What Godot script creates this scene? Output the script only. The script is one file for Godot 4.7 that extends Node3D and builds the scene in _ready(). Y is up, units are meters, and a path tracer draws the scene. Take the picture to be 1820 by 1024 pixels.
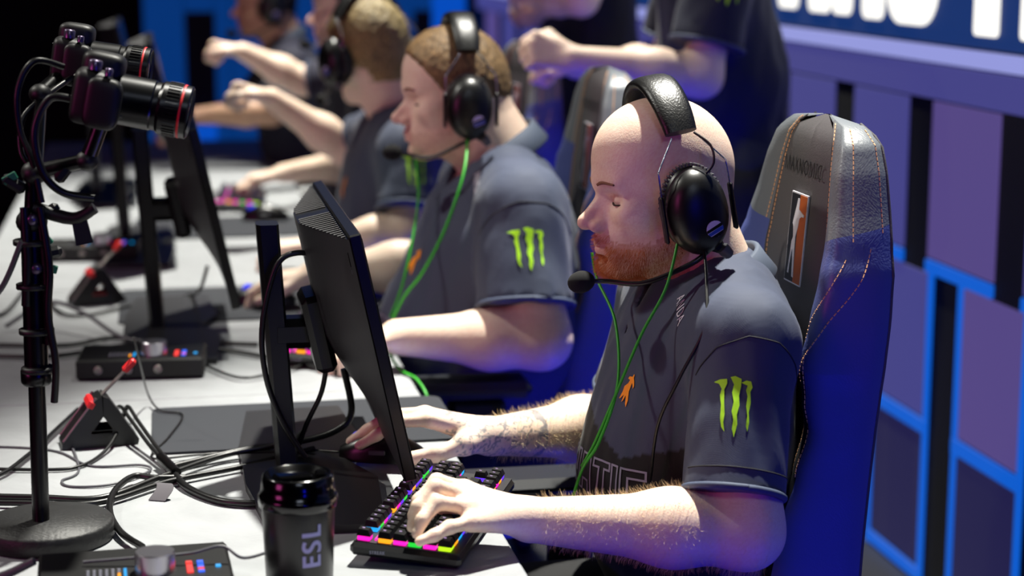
extends Node3D
# A row of players at a stage desk. x: desk (-) to wall (+), y: up, -z: along the row away from the camera.

class SB:
	# collects triangles (counter-clockwise seen from outside) for one mesh
	var st := SurfaceTool.new()
	func _init():
		st.begin(Mesh.PRIMITIVE_TRIANGLES)
	func sm(g: int) -> SB:
		st.set_smooth_group(g)
		return self
	func tri(a: Vector3, b: Vector3, c: Vector3):
		st.add_vertex(a); st.add_vertex(c); st.add_vertex(b)
	func quad(a: Vector3, b: Vector3, c: Vector3, d: Vector3):
		tri(a, b, c); tri(a, c, d)
	func grid(rows: Array, closed := false):
		for j in rows.size() - 1:
			var a: PackedVector3Array = rows[j]
			var b: PackedVector3Array = rows[j + 1]
			var n := a.size()
			for i in (n if closed else n - 1):
				quad(a[i], a[(i + 1) % n], b[(i + 1) % n], b[i])
	func fan(ring: PackedVector3Array, flip := false):
		var c := Vector3.ZERO
		for p in ring: c += p
		c /= ring.size()
		for i in ring.size():
			if flip: tri(c, ring[(i + 1) % ring.size()], ring[i])
			else: tri(c, ring[i], ring[(i + 1) % ring.size()])
	func box(c: Vector3, s: Vector3, bev := 0.0, bs := Basis()) -> SB:
		sm(-1)
		var h := s * 0.5
		bev = minf(bev, minf(h.x, minf(h.y, h.z)) * 0.95)
		var P := func(x, y, z): return c + bs * Vector3(x, y, z)
		var q := h - Vector3(bev, bev, bev)
		for sg in [-1.0, 1.0]:
			var f := func(a, b, cc, d):
				if sg > 0: quad(a, b, cc, d)
				else: quad(d, cc, b, a)
			f.call(P.call(sg * h.x, -q.y, q.z), P.call(sg * h.x, -q.y, -q.z), P.call(sg * h.x, q.y, -q.z), P.call(sg * h.x, q.y, q.z))
			f.call(P.call(-q.x, sg * h.y, q.z), P.call(q.x, sg * h.y, q.z), P.call(q.x, sg * h.y, -q.z), P.call(-q.x, sg * h.y, -q.z))
			f.call(P.call(-q.x, -q.y, sg * h.z), P.call(q.x, -q.y, sg * h.z), P.call(q.x, q.y, sg * h.z), P.call(-q.x, q.y, sg * h.z))
		if bev > 0.0:
			for s1 in [-1.0, 1.0]:
				for s2 in [-1.0, 1.0]:
					var e := func(a, b, cc, d):
						if s1 * s2 > 0: quad(a, b, cc, d)
						else: quad(d, cc, b, a)
					e.call(P.call(s1 * h.x, s2 * q.y, q.z), P.call(s1 * h.x, s2 * q.y, -q.z), P.call(s1 * q.x, s2 * h.y, -q.z), P.call(s1 * q.x, s2 * h.y, q.z))
					e.call(P.call(q.x, s1 * h.y, s2 * q.z), P.call(-q.x, s1 * h.y, s2 * q.z), P.call(-q.x, s1 * q.y, s2 * h.z), P.call(q.x, s1 * q.y, s2 * h.z))
					e.call(P.call(s2 * q.x, q.y, s1 * h.z), P.call(s2 * q.x, -q.y, s1 * h.z), P.call(s2 * h.x, -q.y, s1 * q.z), P.call(s2 * h.x, q.y, s1 * q.z))
					for s3 in [-1.0, 1.0]:
						var a: Vector3 = P.call(s1 * h.x, s2 * q.y, s3 * q.z)
						var b: Vector3 = P.call(s1 * q.x, s2 * h.y, s3 * q.z)
						var d: Vector3 = P.call(s1 * q.x, s2 * q.y, s3 * h.z)
						if s1 * s2 * s3 > 0: tri(a, b, d)
						else: tri(a, d, b)
		return self
	func tube(pts: PackedVector3Array, r0: float, r1 := -1.0, n := 8, flat := 1.0) -> SB:
		if r1 < 0.0: r1 = r0
		sm(0)
		var rows := []
		var m := pts.size()
		var up := Vector3.UP
		var prev := Vector3.ZERO
		for i in m:
			var t := (pts[mini(i + 1, m - 1)] - pts[maxi(i - 1, 0)]).normalized()
			if i == 0:
				up = Vector3.UP if absf(t.y) < 0.9 else Vector3.RIGHT
			var sd := t.cross(up).normalized()
			up = sd.cross(t).normalized()
			var r := lerpf(r0, r1, float(i) / maxf(1, m - 1))
			var ring := PackedVector3Array()
			for k in n:
				var a := TAU * k / n
				ring.append(pts[i] + sd * cos(a) * r + up * sin(a) * r * flat)
			rows.append(ring)
		for j in m - 1:
			var a: PackedVector3Array = rows[j]
			var b: PackedVector3Array = rows[j + 1]
			for i in n:
				quad(a[i], b[i], b[(i + 1) % n], a[(i + 1) % n])
		sm(-1)
		fan(rows[0]); fan(rows[m - 1], true)
		return self
	func lathe(prof: Array, n := 24, xf := Transform3D(), sharp := false) -> SB:
		# prof: Vector2(radius, height), bottom to top, about local y
		var rows := []
		for p in prof:
			var ring := PackedVector3Array()
			for k in n:
				var a := TAU * k / n
				ring.append(xf * Vector3(cos(a) * p.x, p.y, sin(a) * p.x))
			rows.append(ring)
		for j in rows.size() - 1:
			sm(j + 1 if sharp else 0)
			var a: PackedVector3Array = rows[j]
			var b: PackedVector3Array = rows[j + 1]
			for i in n:
				quad(a[i], b[i], b[(i + 1) % n], a[(i + 1) % n])
		sm(-1)
		if prof[0].x > 0.00001: fan(rows[0])
		if prof[-1].x > 0.00001: fan(rows[-1], true)
		return self
	func prism(poly: PackedVector2Array, depth: float, xf := Transform3D()) -> SB:
		sm(-1)
		if not Geometry2D.is_polygon_clockwise(poly):
			pass
		else:
			poly = poly.duplicate(); poly.reverse()
		var ix := Geometry2D.triangulate_polygon(poly)
		for t in range(0, ix.size(), 3):
			var a := poly[ix[t]]
			var b := poly[ix[t + 1]]
			var c := poly[ix[t + 2]]
			if (b - a).cross(c - a) < 0.0:
				var w := b
				b = c; c = w
			tri(xf * Vector3(a.x, a.y, depth), xf * Vector3(b.x, b.y, depth), xf * Vector3(c.x, c.y, depth))
			tri(xf * Vector3(a.x, a.y, 0), xf * Vector3(c.x, c.y, 0), xf * Vector3(b.x, b.y, 0))
		for i in poly.size():
			var a := poly[i]
			var b := poly[(i + 1) % poly.size()]
			quad(xf * Vector3(a.x, a.y, 0), xf * Vector3(b.x, b.y, 0), xf * Vector3(b.x, b.y, depth), xf * Vector3(a.x, a.y, depth))
		return self
	func egg(c: Vector3, r: Vector3, nu := 16, nv := 10, bs := Basis()) -> SB:
		sm(0)
		var rows := []
		for j in nv + 1:
			var v := -PI / 2 + PI * j / nv
			var ring := PackedVector3Array()
			for i in nu:
				var a := TAU * i / nu
				ring.append(c + bs * (r * Vector3(cos(v) * cos(a), sin(v), cos(v) * sin(a))))
			rows.append(ring)
		for j in nv:
			var a: PackedVector3Array = rows[j]
			var b: PackedVector3Array = rows[j + 1]
			for i in nu:
				if j > 0: tri(a[i], b[i], a[(i + 1) % nu])
				if j < nv - 1: tri(b[i], b[(i + 1) % nu], a[(i + 1) % nu])
		return self
	func pebble(c: Vector3, r: Vector3, e := 0.35, nu := 28, nv := 18, bs := Basis()) -> SB:
		# a box with well rounded edges
		sm(0)
		var rows := []
		for j in nv + 1:
			var v := -PI / 2 + PI * j / nv
			var cv := pow(maxf(cos(v), 0.0), e)
			var sv := signf(sin(v)) * pow(absf(sin(v)), e)
			var ring := PackedVector3Array()
			for i in nu:
				var a := TAU * i / nu
				var ca := signf(cos(a)) * pow(absf(cos(a)), e)
				var sa := signf(sin(a)) * pow(absf(sin(a)), e)
				ring.append(c + bs * (r * Vector3(cv * ca, sv, cv * sa)))
			rows.append(ring)
		for j in nv:
			var a: PackedVector3Array = rows[j]
			var b: PackedVector3Array = rows[j + 1]
			for i in nu:
				if j > 0: tri(a[i], b[i], a[(i + 1) % nu])
				if j < nv - 1: tri(b[i], b[(i + 1) % nu], a[(i + 1) % nu])
		return self
	func mesh() -> ArrayMesh:
		st.generate_normals()
		return st.commit()

class Out:
	var v := PackedVector3Array()
	var c := PackedColorArray()
	var ix := PackedInt32Array()
	func mesh() -> ArrayMesh:
		var nn := PackedVector3Array()
		nn.resize(v.size())
		for t in range(0, ix.size(), 3):
			var f := (v[ix[t + 2]] - v[ix[t]]).cross(v[ix[t + 1]] - v[ix[t]])
			nn[ix[t]] += f; nn[ix[t + 1]] += f; nn[ix[t + 2]] += f
		for i in nn.size(): nn[i] = nn[i].normalized()
		var a := []
		a.resize(Mesh.ARRAY_MAX)
		a[Mesh.ARRAY_VERTEX] = v
		a[Mesh.ARRAY_NORMAL] = nn
		if c.size() == v.size(): a[Mesh.ARRAY_COLOR] = c
		a[Mesh.ARRAY_INDEX] = ix
		var m := ArrayMesh.new()
		m.add_surface_from_arrays(Mesh.PRIMITIVE_TRIANGLES, a)
		return m

class Field:
	# a distance field of tapered capsules and ellipsoids joined smoothly, meshed as surface nets
	var T := PackedInt32Array()
	var OP := PackedInt32Array()
	var A := PackedVector3Array()
	var BA := PackedVector3Array()
	var IL := PackedFloat32Array()
	var RA := PackedFloat32Array()
	var RD := PackedFloat32Array()
	var K := PackedFloat32Array()
	var R := PackedVector3Array()
	var BS: Array[Basis] = []
	var noise: FastNoiseLite
	var namp := 0.0
	var nscale := Vector3.ONE
	var all := PackedInt32Array()
	func _add(t: int, op: int, a: Vector3, ba: Vector3, ra: float, rd: float, k: float, r: Vector3, bs: Basis):
		all.append(T.size())
		T.append(t); OP.append(op); A.append(a); BA.append(ba)
		IL.append(1.0 / maxf(ba.length_squared(), 1e-9)); RA.append(ra); RD.append(rd); K.append(k); R.append(r); BS.append(bs)
	func cap(a: Vector3, b: Vector3, ra: float, rb: float, k := 0.02, op := 0):
		_add(0, op, a, b - a, ra, rb - ra, k, Vector3.ONE, Basis())
	func ell(c: Vector3, r: Vector3, bs := Basis(), k := 0.02, op := 0):
		_add(1, op, c, Vector3.ZERO, 0, 0, k, Vector3(1.0 / r.x, 1.0 / r.y, 1.0 / r.z), bs.inverse())
	func cut(n: Vector3, at: Vector3, k := 0.0):
		_add(2, 2, at, n.normalized(), 0, 0, k, Vector3.ONE, Basis())
	func sleeve(a: Vector3, b: Vector3, ra: float, rb: float, k := 0.03, op := 0):
		_add(3, op, a, b - a, ra, rb - ra, k, Vector3.ONE, Basis())
	func one(i: int, p: Vector3) -> float:
		var t := T[i]
		var pa := p - A[i]
		if t == 0 or t == 3:
			var h := clampf(pa.dot(BA[i]) * IL[i], 0.0, 1.0)
			var d := (pa - BA[i] * h).length() - RA[i] - RD[i] * h
			if t == 3:
				d = maxf(d, (pa - BA[i]).dot(BA[i]) * sqrt(IL[i]))
			return d
		if t == 1:
			var q := (BS[i] * pa) * R[i]
			var k0 := q.length()
			return k0 * (k0 - 1.0) / maxf((q * R[i]).length(), 1e-6)
		return pa.dot(BA[i])
	func ev(p: Vector3, list: PackedInt32Array) -> float:
		var d := 1000.0
		for i in list:
			var x := one(i, p)
			var k := K[i]
			var op := OP[i]
			if op == 0:
				if k > 0.0:
					var h := maxf(k - absf(d - x), 0.0) / k
					d = minf(d, x) - h * h * k * 0.25
				else: d = minf(d, x)
			else:
				if op == 1: x = -x
				if k > 0.0:
					var h := maxf(k - absf(d - x), 0.0) / k
					d = maxf(d, x) + h * h * k * 0.25
				else: d = maxf(d, x)
		if namp > 0.0:
			d += noise.get_noise_3dv(p * nscale) * namp
		return d
	func build(out: Out, cell: float, colf = null):
		var lo := Vector3.ONE * 1e3
		var hi := -lo
		for i in T.size():
			if OP[i] == 0:
				var e := Vector3.ONE * (maxf(RA[i], RA[i] + RD[i]) + K[i] * 0.3 + cell * 2)
				if T[i] == 1:
					var m := maxf(1.0 / R[i].x, maxf(1.0 / R[i].y, 1.0 / R[i].z))
					e = Vector3.ONE * (m + K[i] * 0.3 + cell * 2)
				lo = lo.min(A[i] - e).min(A[i] + BA[i] - e)
				hi = hi.max(A[i] + e).max(A[i] + BA[i] + e)
		var bk := cell * 4.0
		var nb := Vector3i(((hi - lo) / bk).ceil())
		var nx := nb.x * 4 + 1
		var ny := nb.y * 4 + 1
		var nz := nb.z * 4 + 1
		var vals := PackedFloat32Array()
		vals.resize(nx * ny * nz); vals.fill(9e9)
		var vid := PackedInt32Array()
		vid.resize(nx * ny * nz); vid.fill(-1)
		var hd := bk * 0.87
		var act := PackedInt32Array()
		var sy := nx
		var sz := nx * ny
		for bz in nb.z:
			for by in nb.y:
				for bx in nb.x:
					var c := lo + Vector3(bx + 0.5, by + 0.5, bz + 0.5) * bk
					var list := PackedInt32Array()
					var any := false
					for i in T.size():
						var x := one(i, c)
						if OP[i] == 2: list.append(i)
						elif x < hd * 1.25 + K[i] + namp:
							list.append(i)
							if OP[i] == 0: any = true
					if not any: continue
					if absf(ev(c, list)) > hd * 1.25 + namp: continue
					var base := bx * 4 + by * 4 * sy + bz * 4 * sz
					act.append(base)
					for kz in 5:
						for ky in 5:
							var row := base + ky * sy + kz * sz
							for kx in 5:
								if vals[row + kx] > 8e9:
									vals[row + kx] = ev(lo + Vector3(bx * 4 + kx, by * 4 + ky, bz * 4 + kz) * cell, list)
		var cells := PackedInt32Array()
		var co := PackedInt32Array([0, 1, sy, sy + 1, sz, sz + 1, sz + sy, sz + sy + 1])
		var ed := [[0, 1], [2, 3], [4, 5], [6, 7], [0, 2], [1, 3], [4, 6], [5, 7], [0, 4], [1, 5], [2, 6], [3, 7]]
		var cp := [Vector3(0, 0, 0), Vector3(1, 0, 0), Vector3(0, 1, 0), Vector3(1, 1, 0), Vector3(0, 0, 1), Vector3(1, 0, 1), Vector3(0, 1, 1), Vector3(1, 1, 1)]
		var g := PackedFloat32Array()
		g.resize(8)
		for base in act:
			for kz in 4:
				for ky in 4:
					for kx in 4:
						var id := base + kx + ky * sy + kz * sz
						var neg := 0
						for q in 8:
							g[q] = vals[id + co[q]]
							if g[q] < 0.0: neg += 1
						if neg == 0 or neg == 8: continue
						var s := Vector3.ZERO
						var n := 0
						for e in ed:
							var a: float = g[e[0]]
							var b: float = g[e[1]]
							if (a < 0.0) != (b < 0.0):
								s += (cp[e[0]] as Vector3).lerp(cp[e[1]], a / (a - b))
								n += 1
						var ci := Vector3(id % nx, (id / sy) % ny, id / sz)
						vid[id] = out.v.size()
						out.v.append(lo + (ci + s / n) * cell)
						cells.append(id)
		for id in cells:
			var a := vals[id]
			for ax in 3:
				var st: int = [1, sy, sz][ax]
				var b := vals[id + st]
				if (a < 0.0) == (b < 0.0): continue
				var s1: int = [sy, sz, 1][ax]
				var s2: int = [sz, 1, sy][ax]
				if id - s1 - s2 < 0: continue
				var q0 := vid[id]
				var q1 := vid[id - s1]
				var q2 := vid[id - s1 - s2]
				var q3 := vid[id - s2]
				if q1 < 0 or q2 < 0 or q3 < 0: continue
				if a < 0.0:
					out.ix.append_array(PackedInt32Array([q0, q2, q1, q0, q3, q2]))
				else:
					out.ix.append_array(PackedInt32Array([q0, q1, q2, q0, q2, q3]))
		if colf != null:
			for i in range(out.c.size(), out.v.size()):
				out.c.append(colf.call(out.v[i]))

var M := {}
var taken := {}

func numbered(n: String) -> String:
	if not taken.has(n):
		taken[n] = 0
		return n
	taken[n] += 1
	return "%s_%03d" % [n, taken[n]]

func put(mesh: Mesh, called: String, m: Material, parent: Node = self) -> MeshInstance3D:
	var o := MeshInstance3D.new()
	o.mesh = mesh
	o.material_override = m
	o.name = numbered(called) if parent == self else called
	parent.add_child(o, true)
	return o

func obj(sb: SB, called: String, m: Material, parent: Node = self) -> MeshInstance3D:
	return put(sb.mesh(), called, m, parent)

func base(called: String, at: Vector3, turn := 0.0) -> Node3D:
	var o := Node3D.new()
	o.name = numbered(called)
	add_child(o)
	o.position = at
	o.rotation.y = turn
	return o

func tag(o: Node, label: String, category: String, group := "") -> Node:
	o.set_meta("label", label)
	o.set_meta("category", category)
	if group: o.set_meta("group", group)
	return o

func struct(o: Node) -> Node:
	o.set_meta("kind", "structure")
	return o

func copy(o: Node3D, at: Vector3, turn: float, label: String) -> Node3D:
	var c: Node3D = o.duplicate()
	c.name = numbered(String(o.name))
	add_child(c)
	c.position = at
	c.rotation.y = turn
	c.set_meta("label", label)
	return c

func mat(key: String, col: Color, rough := 0.5, metal := 0.0, spec := 0.5) -> StandardMaterial3D:
	var m := StandardMaterial3D.new()
	m.resource_name = key
	m.albedo_color = col
	m.roughness = rough
	m.metallic = metal
	m.metallic_specular = spec
	M[key] = m
	return m

func glow(key: String, col: Color, e: float) -> StandardMaterial3D:
	var m := mat(key, Color(0.02, 0.02, 0.02), 0.6)
	m.emission_enabled = true
	m.emission = col
	m.emission_energy_multiplier = e
	return m

func spl(p: Array, n := 6) -> PackedVector3Array:
	# smooth curve through points
	var o := PackedVector3Array()
	for i in p.size() - 1:
		var a: Vector3 = p[maxi(i - 1, 0)]
		var b: Vector3 = p[i]
		var c: Vector3 = p[i + 1]
		var d: Vector3 = p[mini(i + 2, p.size() - 1)]
		for k in n: o.append(b.cubic_interpolate(c, a, d, float(k) / n))
	o.append(p[-1])
	return o

func noise_tex(seed_: int, freq: float, lo: float, hi: float, size := 256, stretch := 1.0) -> ImageTexture:
	var f := FastNoiseLite.new()
	f.seed = seed_
	f.frequency = freq
	f.fractal_octaves = 3
	var im := Image.create(size, size, false, Image.FORMAT_RGB8)
	for y in size:
		for x in size:
			var u := TAU * x / size
			var w := TAU * y / size
			var rr := size / TAU
			var v := f.get_noise_3d(cos(u) * rr, sin(u) * rr + cos(w) * rr * stretch, sin(w) * rr * stretch)
			v = clampf(v * 0.8 + 0.5, 0.0, 1.0)
			var g := lerpf(lo, hi, v)
			im.set_pixel(x, y, Color(g, g, g))
	return ImageTexture.create_from_image(im)

func normal_of(t: ImageTexture, s: float) -> ImageTexture:
	var im := t.get_image()
	im.convert(Image.FORMAT_RGBA8)
	im.bump_map_to_normal_map(s)
	return ImageTexture.create_from_image(im)

func tri_tex(m: StandardMaterial3D, s: float):
	m.uv1_triplanar = true
	m.uv1_scale = Vector3.ONE * s

func weave_tex() -> ImageTexture:
	var im := Image.create(64, 64, false, Image.FORMAT_RGB8)
	for y in 64:
		for x in 64:
			var v := 0.5 + 0.25 * sin(TAU * x / 8.0) * sin(TAU * y / 8.0) + 0.2 * sin(TAU * (x + y) / 8.0)
			im.set_pixel(x, y, Color(v, v, v))
	return ImageTexture.create_from_image(im)

func surf_hit(F: Field, o: Vector3, d: Vector3, off: float) -> Vector3:
	# first point of the field's surface along a ray, a little in front of it
	var t := 0.0
	for i in 60:
		var x := F.ev(o + d * t, F.all)
		if x < 0.0002: break
		t += maxf(x * 0.7, 0.0004)
		if t > 0.5: break
	return o + d * (t - off)

func decal(F: Field, tris: PackedVector2Array, maxlen: float, mapf: Callable, off: float) -> ArrayMesh:
	# flat print (2D triangles) laid on the field's surface; mapf(Vector2) gives [origin, direction]
	var todo := []
	for i in range(0, tris.size(), 3): todo.append([tris[i], tris[i + 1], tris[i + 2]])
	var done := []
	while todo.size() > 0:
		var t: Array = todo.pop_back()
		var best := -1
		var bl := maxlen
		for e in 3:
			var l: float = (t[e] as Vector2).distance_to(t[(e + 1) % 3])
			if l > bl:
				bl = l; best = e
		if best < 0:
			done.append(t)
			continue
		var m: Vector2 = ((t[best] as Vector2) + t[(best + 1) % 3]) / 2
		todo.append([t[best], m, t[(best + 2) % 3]])
		todo.append([m, t[(best + 1) % 3], t[(best + 2) % 3]])
	var sb := SB.new()
	sb.sm(0)
	var cache := {}
	for t in done:
		var q := []
		for p in t:
			if not cache.has(p):
				var r: Array = mapf.call(p)
				cache[p] = surf_hit(F, r[0], r[1], off)
			q.append(cache[p])
		sb.tri(q[0], q[1], q[2])
	return sb.mesh()

func poly_tris(poly: PackedVector2Array) -> PackedVector2Array:
	var o := PackedVector2Array()
	for i in Geometry2D.triangulate_polygon(poly): o.append(poly[i])
	return o

func pv(a: Array, cx: float, cy: float, s: float) -> PackedVector2Array:
	# polygon from a flat list, y down, centred and scaled
	var o := PackedVector2Array()
	for i in range(0, a.size(), 2): o.append(Vector2((a[i] - cx) * s, -(a[i + 1] - cy) * s))
	return o

func stroke(pts: PackedVector2Array, w: float, closed := true) -> PackedVector2Array:
	# triangles of a drawn line
	var o := PackedVector2Array()
	var n := pts.size()
	for i in (n if closed else n - 1):
		var a := pts[i]
		var b := pts[(i + 1) % n]
		var d := (b - a).normalized()
		var q := Vector2(-d.y, d.x) * w * 0.5
		a -= d * w * 0.5; b += d * w * 0.5
		o.append_array(PackedVector2Array([a - q, b - q, b + q, a - q, b + q, a + q]))
	return o

func text_tris(s: String, height: float, bold := false) -> PackedVector2Array:
	var tm := TextMesh.new()
	var f := SystemFont.new()
	f.font_names = PackedStringArray(["Droid Sans"])
	if bold: f.font_weight = 700
	tm.font = f
	tm.text = s
	tm.font_size = 64
	tm.pixel_size = 0.01
	tm.depth = 0.0
	var a := tm.surface_get_arrays(0)
	var v: PackedVector3Array = a[Mesh.ARRAY_VERTEX]
	var lo := 1e9
	var hi := -1e9
	for p in v:
		lo = minf(lo, p.y); hi = maxf(hi, p.y)
	var k := height / (hi - lo)
	var o := PackedVector2Array()
	var ix = a[Mesh.ARRAY_INDEX]
	if ix != null and ix.size() > 0:
		for i in ix: o.append(Vector2(v[i].x, v[i].y - (lo + hi) / 2) * k)
	else:
		for p in v: o.append(Vector2(p.x, p.y - (lo + hi) / 2) * k)
	return o

func flat_mesh(tris: PackedVector2Array, xf: Transform3D) -> ArrayMesh:
	var sb := SB.new()
	sb.sm(-1)
	for i in range(0, tris.size(), 3): sb.tri(xf * Vector3(tris[i].x, tris[i].y, 0), xf * Vector3(tris[i + 1].x, tris[i + 1].y, 0), xf * Vector3(tris[i + 2].x, tris[i + 2].y, 0))
	return sb.mesh()

# ---------------------------------------------------------------- people
var SKIN := Color(0.84, 0.66, 0.51)
var wob := FastNoiseLite.new()
var ink := FastNoiseLite.new()

func lin(r: int, g: int, b: int) -> Color:
	return Color(r / 255.0, g / 255.0, b / 255.0).srgb_to_linear()

func head_xf(d: Dictionary) -> Transform3D:
	# face along local -x, left ear along +z; pitch nods down
	var bs := Basis(Vector3.UP, deg_to_rad(d.get("yaw", 0.0))) * Basis(Vector3.BACK, deg_to_rad(d.get("pitch", 0.0))) * Basis(Vector3.RIGHT, deg_to_rad(d.get("roll", 0.0)))
	return Transform3D(bs.scaled_local(Vector3.ONE * d.get("size", 0.96)), d.head)

func head_field(d: Dictionary) -> Field:
	var F := Field.new()
	var X := head_xf(d)
	var s: float = d.get("size", 0.96)
	var bs := X.basis.orthonormalized()
	var P := func(f: float, u: float, z: float) -> Vector3: return X * Vector3(-f, u, z)
	var E := func(f: float, u: float, z: float, rf: float, ru: float, rz: float, k := 0.02, op := 0): F.ell(P.call(f, u, z), Vector3(rf, ru, rz) * s, bs, k, op)
	var C := func(a: Vector3, b: Vector3, ra: float, rb: float, k := 0.015, op := 0): F.cap(P.call(a.x, a.y, a.z), P.call(b.x, b.y, b.z), ra * s, rb * s, k, op)
	var fat: float = d.get("fat", 0.0)
	E.call(0.003, 0.042, 0.0, 0.094, 0.086, 0.077)
	E.call(0.030, 0.045, 0.0, 0.062, 0.064, 0.063, 0.03)
	E.call(-0.024, 0.018, 0.0, 0.066, 0.066, 0.070, 0.03)
	E.call(0.030, -0.035, 0.0, 0.058, 0.075, 0.059 + fat, 0.03)
	E.call(0.036, -0.072, 0.0, 0.050, 0.038, 0.050 + fat, 0.025)
	E.call(0.080, -0.098, 0.0, 0.019, 0.017, 0.022, 0.02)
	for z in [-1.0, 1.0]:
		C.call(Vector3(-0.004, -0.045, z * 0.056), Vector3(0.066, -0.096, z * 0.020), 0.018 + fat * 0.5, 0.016, 0.02)
		E.call(0.060, -0.022, z * 0.042, 0.026, 0.022, 0.022, 0.02)
	C.call(Vector3(0.086, 0.020, 0), Vector3(0.078, 0.019, 0.036), 0.0125, 0.011, 0.016)
	C.call(Vector3(0.086, 0.020, 0), Vector3(0.078, 0.019, -0.036), 0.0125, 0.011, 0.016)
	for z in [-1.0, 1.0]:
		E.call(0.100, -0.005, z * 0.035, 0.0205, 0.0135, 0.020, 0.010, 1)
	E.call(0.070, -0.066, 0.0, 0.032, 0.034, 0.034, 0.018)
	# nose
	C.call(Vector3(0.074, 0.004, 0), Vector3(0.088, -0.034, 0), 0.0110, 0.0160, 0.012)
	C.call(Vector3(0.078, 0.002, 0), Vector3(0.099, -0.034, 0), 0.0085, 0.0125, 0.010)
	C.call(Vector3(0.086, 0.004, 0), Vector3(0.117, -0.031, 0), 0.0066, 0.0080, 0.008)
	E.call(0.117, -0.036, 0.0, 0.0115, 0.0100, 0.0105, 0.006)
	for z in [-1.0, 1.0]:
		E.call(0.104, -0.041, z * 0.0125, 0.0115, 0.0085, 0.0075, 0.006)
		E.call(0.109, -0.0505, z * 0.0075, 0.007, 0.0040, 0.0042, 0.003, 1)
	# lips and the line of the mouth
	for z in [-1.0, 1.0]:
		C.call(Vector3(0.0985, -0.0640, 0), Vector3(0.086, -0.0680, z * 0.025), 0.0062, 0.0035, 0.006)
		C.call(Vector3(0.0960, -0.0755, 0), Vector3(0.086, -0.0705, z * 0.023), 0.0068, 0.0035, 0.006)
		C.call(Vector3(0.1045, -0.0700, 0), Vector3(0.090, -0.0695, z * 0.027), 0.0016, 0.0012, 0.003, 1)
	E.call(0.094, -0.0865, 0.0, 0.010, 0.005, 0.018, 0.008, 1)
	# eyeballs under lowered lids
	for z in [-1.0, 1.0]:
		E.call(0.0705, -0.004, z * 0.0330, 0.0140, 0.0125, 0.0145, 0.002)
		C.call(Vector3(0.0860, -0.0085, z * 0.020), Vector3(0.0800, -0.0085, z * 0.046), 0.0014, 0.0014, 0.0015, 1)
		C.call(Vector3(0.0830, 0.0065, z * 0.020), Vector3(0.0770, 0.0065, z * 0.046), 0.0016, 0.0014, 0.003, 1)
	# ears
	for z in [-1.0, 1.0]:
		var eb := bs * Basis(Vector3.UP, z * 0.45)
		F.ell(P.call(-0.012, -0.003, z * 0.079), Vector3(0.019, 0.031, 0.007) * s, eb, 0.006)
		F.ell(P.call(-0.008, 0.0, z * 0.087), Vector3(0.010, 0.019, 0.006) * s, eb, 0.004, 1)
	# neck
	var nb: Vector3 = d.neck
	var nr: float = d.get("neck_r", 0.056)
	F.cap(P.call(-0.030, -0.030, 0), nb, nr * 0.98, nr * 1.08, 0.03)
	F.cap(P.call(0.0, -0.075, 0), nb + (bs * Vector3(-0.02, -0.02, 0)), 0.036, 0.045, 0.03)
	return F

func finger(F: Field, j: Array, r: float, k := 0.006):
	for i in j.size() - 1:
		F.cap(j[i], j[i + 1], r * (1.0 - 0.10 * i), r * (1.0 - 0.10 * (i + 1)), k)

func hand(F: Field, W: Vector3, dir: Vector3, back: Vector3, thumb: Vector3, curl: Array, tcurl := 0.4, s := 1.0):
	# curl: index..little, each [knuckle, middle, end] in radians
	dir = dir.normalized()
	thumb = (thumb - dir * thumb.dot(dir)).normalized()
	back = (back - dir * back.dot(dir) - thumb * back.dot(thumb)).normalized()
	var off := [0.030, 0.010, -0.010, -0.028]
	var reach := [0.086, 0.090, 0.085, 0.077]
	var seg := [[0.043, 0.026, 0.020], [0.047, 0.030, 0.021], [0.043, 0.028, 0.020], [0.034, 0.021, 0.018]]
	var rad := [0.0098, 0.0100, 0.0094, 0.0084]
	for i in 4:
		var m: Vector3 = W + (dir * reach[i] + thumb * off[i]) * s
		F.cap(W + thumb * off[i] * 0.55 * s, m, 0.0145 * s, 0.0118 * s, 0.012)
		var j := [m]
		var a := 0.0
		var p := m
		var splay: Vector3 = thumb * off[i] * 1.6
		for q in 3:
			a += curl[i][q]
			var dd: Vector3 = ((dir + splay) * cos(a) - back * sin(a)).normalized()
			p += dd * seg[i][q] * s
			j.append(p)
		finger(F, j, rad[i] * s)
	var t0 := W + (dir * 0.020 + thumb * 0.022 - back * 0.004) * s
	var t1 := t0 + (dir * 0.75 + thumb * 0.62 - back * 0.25).normalized() * 0.044 * s
	var td := (dir * 0.95 + thumb * lerpf(0.3, -0.4, tcurl) - back * 0.3).normalized()
	var t2 := t1 + td * 0.033 * s
	var t3 := t2 + (td - thumb * tcurl * 0.5).normalized() * 0.026 * s
	F.cap(t0, t1, 0.0155 * s, 0.0125 * s, 0.012)
	finger(F, [t1, t2, t3], 0.0112 * s)

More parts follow.
